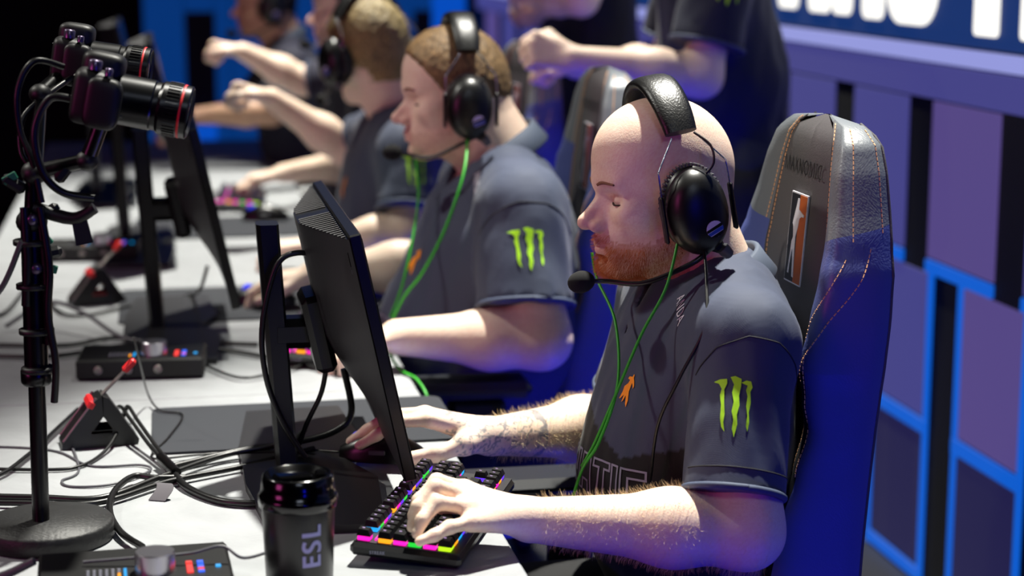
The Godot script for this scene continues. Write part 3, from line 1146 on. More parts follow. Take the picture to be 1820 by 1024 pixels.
func make_chair() -> Node3D:
	# origin on the floor below the middle of the seat's rear edge; the sitter faces -x
	var o := base("gaming_chair", Vector3.ZERO)
	var sb := SB.new()
	for s in [-1.0, 1.0]:
		obj(chair_patch(0.46, 1.254, 0.0, 2.0, s, 46, 8), "centre_panel", M.chair_fabric, o)
		obj(chair_patch(1.095, 1.2538, 2.0, 7.6, s, 18, 26, 0.0, 0.006), "headrest_bolster", M.chair_grey, o)
		obj(chair_patch(0.94, 1.095, 2.0, 6.0, s, 16, 18, 0.006, 0.0), "wing_bolster", M.chair_blue, o)
		obj(chair_patch(0.46, 0.94, 2.0, 4.3, s, 30, 12), "inner_bolster", M.chair_black, o)
		obj(chair_patch(0.46, 0.94, 4.3, 6.0, s, 30, 8), "outer_bolster", M.chair_blue, o)
		obj(chair_patch(0.46, 1.119, 6.0, 7.6, s, 40, 8, 0.006, 0.0), "side_panel", M.chair_blue, o)
		obj(chair_patch(0.46, 1.254, 7.6, 10.0, s, 46, 8), "back_shell", M.chair_fabric, o)
		# piping and stitching
		for spec in [[2.0, 0.75, 1.249, 0.0015, "pipe"], [7.6, 0.46, 1.248, 0.0022, "pipe"], [1.85, 0.95, 1.246, 0.0, "stitch"], [2.35, 1.10, 1.246, 0.0, "stitch"], [5.6, 1.11, 1.244, 0.0, "stitch"], [6.9, 1.12, 1.244, 0.0, "stitch"], [5.4, 0.93, 1.09, 0.0, "stitch"], [6.3, 0.90, 1.10, 0.0, "stitch"], [3.0, 0.80, 0.99, 0.0, "stitch"], [4.2, 0.80, 0.96, 0.0, "stitch"]]:
			var path := PackedVector3Array()
			for k in 61:
				var h := lerpf(spec[1], spec[2], k / 60.0)
				var uu: float = spec[0]
				if spec[4] == "stitch" and spec[2] < 1.11 and spec[0] > 5.0: uu = spec[0] - 3.4 * pow(1.0 - k / 60.0, 1.3)
				path.append(chair_pt(h, uu, s))
			sb = SB.new()
			if spec[4] == "pipe":
				sb.tube(path, spec[3], spec[3], 6)
				obj(sb, "piping", M.chair_fabric, o)
			else:
				stitches(sb, path, 0.0068, 0.0048, 0.0009)
				obj(sb, "stitching", M.thread, o)
	sb = SB.new()
	sb.box(Vector3(-0.24, 0.45, 0), Vector3(0.50, 0.09, 0.36), 0.035)
	obj(sb, "seat", M.chair_fabric, o)
	for s in [-1.0, 1.0]:
		sb = SB.new()
		sb.egg(Vector3(-0.24, 0.465, s * 0.20), Vector3(0.26, 0.065, 0.055), 20, 12)
		obj(sb, "seat_bolster", M.chair_blue, o)
		sb = SB.new()
		sb.box(Vector3(-0.20, 0.535, s * 0.285), Vector3(0.07, 0.25, 0.03), 0.008)
		sb.box(Vector3(-0.20, 0.425, s * 0.24), Vector3(0.07, 0.03, 0.12), 0.006)
		var ar := obj(sb, "armrest_post", M.chair_plastic, o)
		sb = SB.new()
		sb.box(Vector3(-0.24, 0.675, s * 0.285), Vector3(0.27, 0.030, 0.095), 0.012)
		obj(sb, "armrest_pad", M.arm_pad, o)
		sb = SB.new()
		sb.box(Vector3(-0.20, 0.632, s * 0.285), Vector3(0.10, 0.05, 0.06), 0.01)
		obj(sb, "armrest_slider", M.chair_plastic, o)
		sb = SB.new()
		sb.egg(Vector3(-0.155, 0.630, s * 0.322), Vector3(0.012, 0.008, 0.006), 10, 6)
		obj(sb, "armrest_button", M.chrome, o)
	sb = SB.new()
	sb.lathe([Vector2(0.03, 0.12), Vector2(0.03, 0.30), Vector2(0.045, 0.31), Vector2(0.045, 0.41)], 16, Transform3D(Basis(), Vector3(-0.24, 0, 0)))
	obj(sb, "gas_lift", M.chair_plastic, o)
	for k in 5:
		var a := TAU * k / 5 + 0.3
		var dv := Vector3(cos(a), 0, sin(a))
		sb = SB.new()
		sb.tube(PackedVector3Array([Vector3(-0.24, 0.13, 0), Vector3(-0.24, 0.12, 0) + dv * 0.15, Vector3(-0.24, 0.09, 0) + dv * 0.30]), 0.03, 0.02, 8)
		var leg := obj(sb, "base_arm", M.chair_plastic, o)
		sb = SB.new()
		sb.lathe([Vector2(0.012, -0.022), Vector2(0.03, -0.018), Vector2(0.03, 0.018), Vector2(0.012, 0.022)], 14, Transform3D(Basis(Vector3.RIGHT, PI / 2).rotated(Vector3.UP, -a), Vector3(-0.24, 0.031, 0) + dv * 0.30))
		obj(sb, "caster", M.chair_plastic, leg)
	# embroidered badge and maker's lettering on the headrest
	var bx := Transform3D(Basis(Vector3(0, 0, 1), Vector3(0.075, 1, 0).normalized(), Vector3(-1, 0.075, 0).normalized()), Vector3((1.085 - 0.44) * 0.075 + 0.003, 1.085, 0.0))
	var bw := 0.032
	var bh := 0.062
	sb = SB.new(); sb.prism(PackedVector2Array([Vector2(-bw, -bh), Vector2(bw, -bh), Vector2(bw, bh), Vector2(-bw, bh)]), 0.0022, bx)
	var badge := obj(sb, "badge", M.print_white, o)
	sb = SB.new(); sb.prism(PackedVector2Array([Vector2(-bw + 0.002, -bh + 0.002), Vector2(0.003, -bh + 0.002), Vector2(0.003, bh - 0.002), Vector2(-bw + 0.002, bh - 0.002)]), 0.0027, bx)
	obj(sb, "badge_navy_field", M.badge_navy, badge)
	sb = SB.new(); sb.prism(PackedVector2Array([Vector2(0.003, -bh + 0.002), Vector2(bw - 0.002, -bh + 0.002), Vector2(bw - 0.002, bh - 0.002), Vector2(0.003, bh - 0.002)]), 0.0027, bx)
	obj(sb, "badge_orange_field", M.badge_orange, badge)
	var fig := [147, 912, 152, 840, 156, 770, 164, 750, 158, 700, 152, 690, 160, 650, 168, 610, 174, 575, 186, 577, 187, 600, 186, 622, 204, 632, 222, 640, 221, 650, 206, 650, 194, 660, 188, 705, 178, 745, 180, 790, 183, 850, 188, 925, 178, 922, 172, 850, 166, 800, 158, 850, 154, 914]
	var fp := PackedVector2Array()
	for i in range(0, fig.size(), 2): fp.append(Vector2((fig[i] - 180) / 110.0 * bw * 2, -(fig[i + 1] - 752) / 400.0 * bh * 2))
	sb = SB.new(); sb.prism(fp, 0.0033, bx)
	obj(sb, "badge_figure", M.print_white, badge)
	var tx := Transform3D(bx.basis, Vector3((1.185 - 0.44) * 0.075 + 0.0005, 1.183, 0.0))
	put(flat_mesh(text_tris("MAXNOMIC", 0.020, false), tx), "lettering", M.letter_black, o)
	tag(o, "chair", "gaming chair", "gaming chairs of the players")
	return o

func make_monitor() -> Node3D:
	# origin: foot of the stand's pole on the desk; the screen faces +x
	var o := base("monitor", Vector3.ZERO)
	var H := 0.272
	var tf := Vector2(0.078, 0.376)    # front face: top and bottom (x, y)
	var bf := Vector2(0.146, 0.054)
	var up := Vector3(tf.x - bf.x, tf.y - bf.y, 0).normalized()
	var nrm := Vector3(up.y, -up.x, 0)
	var L := (tf - bf).length()
	var P := func(v: float, dback: float, z: float) -> Vector3: return Vector3(bf.x, bf.y, 0) + up * (v * L) - nrm * dback + Vector3(0, 0, z)
	# front frame slab
	var sb := SB.new()
	sb.box(P.call(0.5, 0.008, 0.0), Vector3(0.016, L, H * 2), 0.002, Basis(nrm, up, Vector3.BACK))
	obj(sb, "bezel", M.mon_black, o)
	sb = SB.new()
	sb.box(P.call(0.51, -0.0004, 0.0), Vector3(0.001, L * 0.93, H * 2 - 0.014), 0.0, Basis(nrm, up, Vector3.BACK))
	obj(sb, "screen", M.mon_screen, o)
	# back housing: a wedge that is deepest at the top middle
	for s in [-1.0, 1.0]:
		sb = SB.new(); sb.sm(0)
		var rows := []
		for j in 13:
			var v := lerpf(0.004, 0.985, j / 12.0)
			var dep := 0.016 + 0.047 * smoothstep(0.02, 0.55, v)
			var edge := 0.016
			var r := PackedVector3Array()
			for i in 9:
				var u := i / 8.0
				r.append(P.call(v, lerpf(edge, dep, u), s * lerpf(H, 0.05, u)))
			r.append(P.call(v, dep, 0.0))
			rows.append(r)
		if s < 0: rows.reverse()
		sb.grid(rows)
		obj(sb, "back_housing", M.mon_grey, o)
		# ridged vent on the top
		sb = SB.new(); sb.sm(-1)
		var a: Vector3 = P.call(0.985, 0.016, s * H)
		var b: Vector3 = P.call(0.985, 0.063, s * 0.05)
		var c: Vector3 = P.call(0.985, 0.063, 0.0)
		var e: Vector3 = P.call(0.985, 0.016, 0.0)
		if s > 0: sb.quad(a, e, c, b)
		else: sb.quad(b, c, e, a)
		var top := obj(sb, "top_cover", M.mon_black, o)
		sb = SB.new()
		for k in 15:
			var t := lerpf(0.10, 0.96, k / 14.0)
			var p0: Vector3 = P.call(0.987, 0.018, s * lerpf(H, 0.02, t))
			var p1: Vector3 = P.call(0.987, lerpf(0.018, 0.061, minf(1.0, t * 1.25)), s * lerpf(H, 0.02, t))
			sb.tube(PackedVector3Array([p0, p1]), 0.0016, 0.0016, 4)
		obj(sb, "vent_ridges", M.mon_grey, top)
	# slots on the near and far edge of the back
	for s in [-1.0, 1.0]:
		sb = SB.new()
		sb.box(P.call(0.90, 0.0185, s * 0.250), Vector3(0.004, 0.020, 0.010), 0.001, Basis(nrm, up, Vector3.BACK))
		var slot := obj(sb, "lock_slot", M.mon_screen, o)
		sb = SB.new()
		sb.box(P.call(0.855, 0.0185, s * 0.250), Vector3(0.004, 0.008, 0.008), 0.001, Basis(nrm, up, Vector3.BACK))
		obj(sb, "lock_rivet", M.chrome, slot)
	# hub and arm
	sb = SB.new()
	sb.box(P.call(0.50, 0.070, 0), Vector3(0.030, 0.11, 0.10), 0.008, Basis(nrm, up, Vector3.BACK))
	obj(sb, "mount_plate", M.mon_black, o)
	sb = SB.new()
	sb.box(Vector3(0.015, 0.198, 0), Vector3(0.075, 0.042, 0.05), 0.010)
	obj(sb, "arm", M.mon_black, o)
	# pole: faceted, leaning a little back
	var px := [Vector2(-0.014, -0.026), Vector2(0.010, -0.026), Vector2(0.014, -0.018), Vector2(0.014, 0.018), Vector2(0.010, 0.026), Vector2(-0.014, 0.026), Vector2(-0.020, 0.016), Vector2(-0.020, -0.016)]
	sb = SB.new(); sb.sm(-1)
	var lo := PackedVector3Array()
	var hi := PackedVector3Array()
	for p in px:
		lo.append(Vector3(p.x * 0.9, 0.008, p.y * 1.0))
		hi.append(Vector3(p.x * 0.9 - 0.020, 0.352, p.y * 0.9))
	for i in 8: sb.quad(lo[i], hi[i], hi[(i + 1) % 8], lo[(i + 1) % 8])
	sb.fan(hi, true)
	obj(sb, "pole", M.mon_black, o)
	# base plate
	sb = SB.new()
	var pl := PackedVector2Array([Vector2(-0.065, -0.10), Vector2(-0.045, -0.30), Vector2(0.10, -0.31), Vector2(0.115, -0.10), Vector2(0.08, 0.0), Vector2(0.115, 0.10), Vector2(0.10, 0.31), Vector2(-0.045, 0.30), Vector2(-0.065, 0.10)])
	sb.prism(pl, 0.011, Transform3D(Basis(Vector3.RIGHT, Vector3.BACK, Vector3.UP) , Vector3(0, 0.0, 0)))
	obj(sb, "base_plate", M.mon_base, o)
	tag(o, "monitor", "monitor", "monitors on the players' desks")
	return o

func make_keyboard(keys: bool) -> Node3D:
	# origin: middle of the case on the desk; the typist sits on +x, the row runs along z (escape at +z)
	var o := base("keyboard", Vector3.ZERO)
	var U := 0.0192
	var len_ := 18.25 * U + 0.012
	var wid := 0.142
	var tilt := Basis(Vector3.BACK, -0.07)
	var sb := SB.new()
	sb.box(Vector3(0, 0.016, 0), Vector3(wid, 0.016, len_), 0.005, tilt)
	obj(sb, "case", M.kb_case, o)
	sb = SB.new()
	sb.box(tilt * Vector3(0.0, 0.0085, 0) + Vector3(0, 0.016, 0), Vector3(wid - 0.008, 0.0015, len_ - 0.012), 0.0, tilt)
	obj(sb, "top_plate", M.kb_plate, o)
	for s in [-1.0, 1.0]:
		sb = SB.new(); sb.box(Vector3(-0.05, 0.0055, s * 0.13), Vector3(0.012, 0.011, 0.03), 0.002)
		obj(sb, "foot", M.kb_case, o)
	sb = SB.new()
	sb.box(tilt * Vector3(-0.0415, 0.0105, 0.0) + Vector3(0, 0.016, 0), Vector3(0.0026, 0.003, len_ - 0.03), 0.0005, tilt)
	obj(sb, "light_strip", M.kb_pink, o)
	put(flat_mesh(text_tris("STREAK", 0.0042, true), Transform3D(Basis(Vector3(1, 0, 0), Vector3(0, 1, 0), Vector3(0, 0, 1)), Vector3(-0.035, 0.018, len_ / 2 + 0.0004))), "side_lettering", M.print_grey, o)
	put(flat_mesh(text_tris("fnatic", 0.0048, true), Transform3D(tilt * Basis(Vector3(0, 0, -1), Vector3(-1, 0, 0), Vector3(0, 1, 0)), tilt * Vector3(-0.052, 0.0098, len_ / 2 - 0.018) + Vector3(0, 0.016, 0))), "top_lettering", M.print_grey, o)
	if keys:
		var rows := [
			[-0.0560, [1, -1, 1, 1, 1, 1, -0.5, 1, 1, 1, 1, -0.5, 1, 1, 1, 1, -0.25, 1, 1, 1]],
			[-0.0290, [1, 1, 1, 1, 1, 1, 1, 1, 1, 1, 1, 1, 1, 2, -0.25, 1, 1, 1]],
			[-0.0098, [1.5, 1, 1, 1, 1, 1, 1, 1, 1, 1, 1, 1, 1, 1.5, -0.25, 1, 1, 1]],
			[0.0094, [1.75, 1, 1, 1, 1, 1, 1, 1, 1, 1, 1, 1, 2.25]],
			[0.0286, [2.25, 1, 1, 1, 1, 1, 1, 1, 1, 1, 1, 2.75, -1.25, 1]],
			[0.0478, [1.25, 1.25, 1.25, 6.25, 1.25, 1.25, 1.25, 1.25, -0.25, 1, 1, 1]]]
		var cache := {}
		var gcache := {}
		var leg := SB.new()
		leg.sm(-1)
		var count := 0
		for r in rows:
			var z: float = len_ / 2 - 0.008
			for w in r[1]:
				var wu: float = absf(w) * U
				if w > 0:
					if not cache.has(w):
						var kb := SB.new(); kb.sm(-1)
						var a := Vector2(U * 0.47, wu / 2 - 0.0009)
						var b := Vector2(U * 0.33, wu / 2 - 0.0034)
						var c0 := [Vector3(-a.x, 0, -a.y), Vector3(a.x, 0, -a.y), Vector3(a.x, 0, a.y), Vector3(-a.x, 0, a.y)]
						var c1 := [Vector3(-b.x - 0.001, 0.0078, -b.y), Vector3(b.x - 0.001, 0.0072, -b.y), Vector3(b.x - 0.001, 0.0072, b.y), Vector3(-b.x - 0.001, 0.0078, b.y)]
						for i in 4: kb.quad(c0[(i + 1) % 4], c0[i], c1[i], c1[(i + 1) % 4])
						kb.quad(c1[3], c1[2], c1[1], c1[0])
						cache[w] = kb.mesh()
						var gb := SB.new(); gb.box(Vector3(0, 0, 0), Vector3(U * 0.84, 0.0062, wu - 0.0035), 0.001)
						gcache[w] = gb.mesh()
					var pos: Vector3 = tilt * Vector3(r[0], 0.0150, z - wu / 2) + Vector3(0, 0.016, 0)
					var key := put(cache[w], "key", M.kb_key, o)
					key.position = pos; key.basis = tilt
					var hue := wob.get_noise_2d(r[0] * 900.0, z * 300.0)
					var gm: Material = [M.kb_pink, M.kb_violet, M.kb_pink, M.kb_amber, M.kb_green, M.kb_cyan, M.kb_violet][(count * 5 + int(hue * 9.0) + 20) % 7]
					if z > len_ / 2 - 0.009: gm = [M.kb_pink, M.kb_amber, M.kb_pink, M.kb_green, M.kb_pink, M.kb_lime][rows.find(r)]
					var g := put(gcache[w], "key_light", gm, key)
					g.position = Vector3(0, -0.0036, 0)
					var lp := tilt * Vector3(r[0] - 0.002, 0.0231, z - wu / 2) + Vector3(0, 0.016, 0)
					var e1 := tilt * Vector3(0.0017, -0.00013, 0)
					var e2 := Vector3(0, 0, 0.0014)
					leg.quad(lp - e1 - e2, lp - e1 + e2, lp + e1 + e2, lp + e1 - e2)
					count += 1
				z -= wu
		obj(leg, "key_legends", M.kb_legend, o).set_meta("kind", "stuff")
	tag(o, "keyboard", "keyboard", "keyboards on the players' desks")
	return o

func make_mouse() -> Node3D:
	# origin on the pad, front towards -x
	var o := base("computer_mouse", Vector3.ZERO)
	var sb := SB.new(); sb.sm(0)
	var rows := []
	for j in 15:
		var t := j / 14.0
		var x := lerpf(0.062, -0.062, t)
		var w := 0.031 * pow(sin(PI * clampf(t * 0.92 + 0.04, 0, 1)), 0.45) * (1.0 - 0.12 * sin(PI * t))
		var h := 0.040 * pow(sin(PI * clampf(t * 0.80 + 0.08, 0, 1)), 0.8)
		var r := PackedVector3Array()
		for i in 13:
			var a := PI * i / 12
			r.append(Vector3(x, 0.002 + h * pow(sin(a), 0.7), w * cos(a)))
		rows.append(r)
	sb.grid(rows)
	sb.sm(-1)
	obj(sb, "shell", M.mouse, o)
	sb = SB.new()
	sb.lathe([Vector2(0.003, -0.004), Vector2(0.011, -0.004), Vector2(0.011, 0.004), Vector2(0.003, 0.004)], 16, Transform3D(Basis(Vector3.RIGHT, PI / 2), Vector3(-0.036, 0.030, 0)))
	obj(sb, "scroll_wheel", M.mouse_wheel, o)
	for s in [-1.0, 1.0]:
		sb = SB.new()
		sb.box(Vector3(-0.004, 0.018, s * 0.0285), Vector3(0.024, 0.007, 0.004), 0.0015)
		obj(sb, "side_button", M.rib_grey, o)
	tag(o, "mouse", "mouse", "mice on the mouse pads")
	return o

func make_bungee() -> Node3D:
	# a triangular cable holder; the arm leans towards +x
	var o := base("mouse_bungee", Vector3.ZERO)
	var sb := SB.new()
	var ring := PackedVector2Array([Vector2(-0.058, 0.0), Vector2(0.052, 0.0), Vector2(0.054, 0.008), Vector2(0.012, 0.073), Vector2(0.004, 0.076), Vector2(0.0031, 0.046), Vector2(0.016, 0.026), Vector2(-0.012, 0.026), Vector2(0.0029, 0.046), Vector2(0.002, 0.076), Vector2(-0.008, 0.071), Vector2(-0.058, 0.008)])
	sb.prism(ring, 0.05, Transform3D(Basis(), Vector3(0, 0, -0.025)))
	obj(sb, "body", M.kb_case, o)
	for z in [-0.022, 0.022]:
		sb = SB.new()
		sb.tube(PackedVector3Array([Vector3(-0.056, 0.012, z), Vector3(-0.006, 0.074, z)]), 0.0025, 0.0025, 6)
		obj(sb, "metal_edge", M.steel, o)
	sb = SB.new()
	sb.box(Vector3(-0.013, 0.064, 0), Vector3(0.012, 0.014, 0.052), 0.003, Basis(Vector3.BACK, -0.62))
	obj(sb, "red_hinge", M.red, o)
	sb = SB.new()
	for z in [-0.004, 0.004]:
		sb.tube(PackedVector3Array([Vector3(0.0, 0.070, z), Vector3(0.040, 0.108, z)]), 0.0017, 0.0017, 6)
	obj(sb, "spring_arm", M.steel, o)
	sb = SB.new()
	sb.box(Vector3(0.046, 0.115, 0), Vector3(0.010, 0.024, 0.014), 0.003, Basis(Vector3.BACK, -0.80))
	obj(sb, "red_clip", M.red, o)
	sb = SB.new()
	sb.box(Vector3(0.0, 0.023, 0.0), Vector3(0.032, 0.006, 0.05), 0.001)
	obj(sb, "red_sill", M.red, o)
	tag(o, "bungee", "cable holder", "mouse cable holders")
	return o

func make_mixer() -> Node3D:
	# small control box with a big aluminium knob and lit buttons; long side along x
	var o := base("audio_control_box", Vector3.ZERO)
	var sb := SB.new()
	sb.box(Vector3(0, 0.019, 0), Vector3(0.215, 0.036, 0.125), 0.004)
	obj(sb, "case", M.box_black, o)
	sb = SB.new()
	sb.lathe([Vector2(0.0225, 0.0), Vector2(0.0225, 0.0225), Vector2(0.0212, 0.024), Vector2(0, 0.024)], 40, Transform3D(Basis(), Vector3(0.022, 0.037, 0.030)), true)
	obj(sb, "knob", M.brushed, o)
	for i in 7:
		for k in 4:
			sb = SB.new()
			sb.box(Vector3(-0.052 + i * 0.0068, 0.0378, 0.018 + k * 0.0075), Vector3(0.0034, 0.0018, 0.0036), 0.0004)
			obj(sb, "button", [M.btn_grey, M.btn_grey, M.btn_grey, M.btn_grey, M.btn_grey, M.btn_grey, M.kb_cyan][i] if not (i == 5 and k > 1) else M.kb_amber, o)
	for i in 2:
		for k in 5:
			sb = SB.new()
			sb.box(Vector3(0.060 + i * 0.0125, 0.0380, 0.010 + k * 0.0082), Vector3(0.0072, 0.0022, 0.0056), 0.0005)
			obj(sb, "lit_button", [M.btn_red, M.btn_blue][i] if k != 3 else [M.btn_red, M.btn_red][i], o)
	sb = SB.new()
	sb.box(Vector3(0.092, 0.0378, 0.028), Vector3(0.006, 0.002, 0.007), 0.0005)
	obj(sb, "status_light", M.kb_cyan, o)
	for k in 3:
		sb = SB.new()
		sb.lathe([Vector2(0.007, 0), Vector2(0.007, 0.004), Vector2(0.004, 0.004), Vector2(0.004, 0.001)], 12, Transform3D(Basis(Vector3.RIGHT, PI / 2), Vector3(-0.07 + k * 0.05, 0.019, 0.0625)))
		obj(sb, "jack_socket", M.steel, o)
	tag(o, "mixer", "control box", "audio control boxes on the desk")
	return o

func make_dslr(lens_len: float) -> Node3D:
	# origin at the body's middle; the lens points along +x
	var o := base("photo_camera", Vector3.ZERO)
	var sb := SB.new()
	sb.pebble(Vector3(0, -0.002, 0), Vector3(0.027, 0.041, 0.061))
	sb.pebble(Vector3(0.020, -0.006, 0.052), Vector3(0.026, 0.037, 0.015), 0.5)
	obj(sb, "body", M.cam_black, o)
	sb = SB.new()
	sb.pebble(Vector3(0.006, 0.042, 0), Vector3(0.031, 0.021, 0.025), 0.55)
	obj(sb, "prism_housing", M.cam_black, o)
	var lx := Basis(Vector3(0, 1, 0), Vector3(1, 0, 0), Vector3(0, 0, -1))
	sb = SB.new()
	var a := 0.024
	var L := lens_len
	sb.lathe([Vector2(0.034, a), Vector2(0.034, a + L * 0.08), Vector2(0.037, a + L * 0.1), Vector2(0.037, a + L * 0.52), Vector2(0.0355, a + L * 0.54), Vector2(0.0355, a + L * 0.60), Vector2(0.039, a + L * 0.64), Vector2(0.039, a + L * 0.98), Vector2(0.036, a + L), Vector2(0.030, a + L * 0.97), Vector2(0.028, a + L * 0.92)], 32, Transform3D(lx, Vector3.ZERO), true)
	var le := obj(sb, "lens_barrel", M.lens_black, o)
	sb = SB.new()
	sb.lathe([Vector2(0.0393, a + L * 0.88), Vector2(0.0397, a + L * 0.885), Vector2(0.0397, a + L * 0.905), Vector2(0.0393, a + L * 0.91)], 32, Transform3D(lx, Vector3.ZERO))
	obj(sb, "red_ring", M.red, le)
	sb = SB.new()
	for k in 40:
		var t := TAU * k / 40
		sb.box(Vector3(a + L * 0.78, cos(t) * 0.0392, sin(t) * 0.0392), Vector3(L * 0.16, 0.002, 0.003), 0.0004, Basis(Vector3.RIGHT, t))
	obj(sb, "zoom_ring", M.lens_black, le)
	sb = SB.new()
	sb.egg(Vector3(a + L * 0.93, 0, 0), Vector3(0.006, 0.028, 0.028), 20, 10)
	obj(sb, "front_glass", M.lens_glass, le)
	for q in [[Vector3(0.0, 0.043, 0.042), 0.010, 0.012], [Vector3(0.0, 0.043, -0.044), 0.012, 0.008], [Vector3(0.022, 0.040, 0.055), 0.006, 0.007]]:
		sb = SB.new()
		sb.lathe([Vector2(q[1], -0.005), Vector2(q[1], q[2] * 0.6), Vector2(q[1] * 0.8, q[2] * 0.8), Vector2(0, q[2] * 0.8)], 16, Transform3D(Basis(), q[0]))
		obj(sb, "dial", M.cam_metal, o)
	sb = SB.new()
	sb.box(Vector3(-0.028, 0.0, -0.01), Vector3(0.006, 0.05, 0.07), 0.002)
	obj(sb, "rear_screen", M.mon_screen, o)
	return o

func make_desk(z0: float, z1: float) -> Node3D:
	var o := base("desk", Vector3(0, 0, (z0 + z1) / 2))
	var L := absf(z0 - z1)
	var sb := SB.new()
	sb.box(Vector3(0.0, 0.737, 0), Vector3(0.82, 0.026, L - 0.003), 0.003)
	obj(sb, "desk_top", M.desk, o)
	for x in [-0.34, 0.30]:
		for z in [-1.0, 1.0]:
			sb = SB.new(); sb.box(Vector3(x, 0.362, z * (L / 2 - 0.06)), Vector3(0.05, 0.724, 0.05), 0.004)
			obj(sb, "leg", M.box_black, o)
	for z in [-1.0, 1.0]:
		sb = SB.new(); sb.box(Vector3(-0.02, 0.70, z * (L / 2 - 0.06)), Vector3(0.60, 0.045, 0.03), 0.003)
		obj(sb, "rail", M.box_black, o)
	return o

func cable(pts: Array, r: float, label: String, m: Material = null, called := "cable", n := 8) -> MeshInstance3D:
	var sb := SB.new()
	sb.tube(spl(pts, n), r, r, 8)
	var o := obj(sb, called, m if m else M.cable)
	tag(o, label, "cable", "cables on the desk")
	return o

# ---------------------------------------------------------------- scene
func lamp_spot(at: Vector3, aim: Vector3, col: Color, e: float, size: float, angle: float, label: String):
	# stage spotlight hung from the truss: housing, yoke, glowing lens and its light
	var o := base("stage_spotlight", at)
	o.look_at_from_position(at, aim, Vector3.RIGHT)
	var sb := SB.new()
	sb.lathe([Vector2(0.06, 0.0), Vector2(0.10, 0.03), Vector2(0.12, 0.16), Vector2(0.125, 0.30), Vector2(0.118, 0.30)], 24, Transform3D(Basis(Vector3.RIGHT, -PI / 2), Vector3(0, 0, 0.33)), true)
	obj(sb, "housing", M.box_black, o)
	sb = SB.new()
	sb.lathe([Vector2(0.0, -0.004), Vector2(0.115, -0.004), Vector2(0.115, 0.004), Vector2(0.0, 0.004)], 24, Transform3D(Basis(Vector3.RIGHT, -PI / 2), Vector3(0, 0, 0.045)), true)
	obj(sb, "lens_glow", M.lamp_white, o)
	sb = SB.new()
	sb.tube(PackedVector3Array([Vector3(-0.15, 0, 0.15), Vector3(-0.16, 0, 0.36), Vector3(0.16, 0, 0.36), Vector3(0.15, 0, 0.15)]), 0.012, 0.012, 6)
	obj(sb, "yoke", M.box_black, o)
	tag(o, label, "spotlight")
	var l := SpotLight3D.new()
	l.name = "beam"
	l.light_color = col
	l.light_energy = e
	l.spot_angle = angle
	l.spot_angle_attenuation = 0.6
	l.spot_range = 30.0
	l.spot_attenuation = 2.0
	l.light_size = size
	l.shadow_enabled = true
	o.add_child(l)
	l.position = Vector3(0, 0, -0.02)

func wash(at: Vector3, aim: Vector3, col: Color, e: float, w: float, h: float, label: String, mname: String):
	# LED wash panel: black frame, glowing face, area light
	var o := base("led_wash_panel", at)
	o.look_at_from_position(at, aim, Vector3.UP)
	var sb := SB.new()
	sb.box(Vector3(0, 0, 0.04), Vector3(w + 0.06, h + 0.06, 0.05), 0.008)
	obj(sb, "frame", M.box_black, o)
	sb = SB.new()
	sb.box(Vector3(0, 0, 0.012), Vector3(w, h, 0.01), 0.002)
	obj(sb, "led_face", M[mname], o)
	tag(o, label, "light panel")
	var l := AreaLight3D.new()
	l.name = "wash"
	l.light_color = col
	l.light_energy = e
	l.area_size = Vector2(w, h)
	l.area_range = 30.0
	l.shadow_enabled = true
	o.add_child(l)
	l.position = Vector3(0, 0, -0.002)

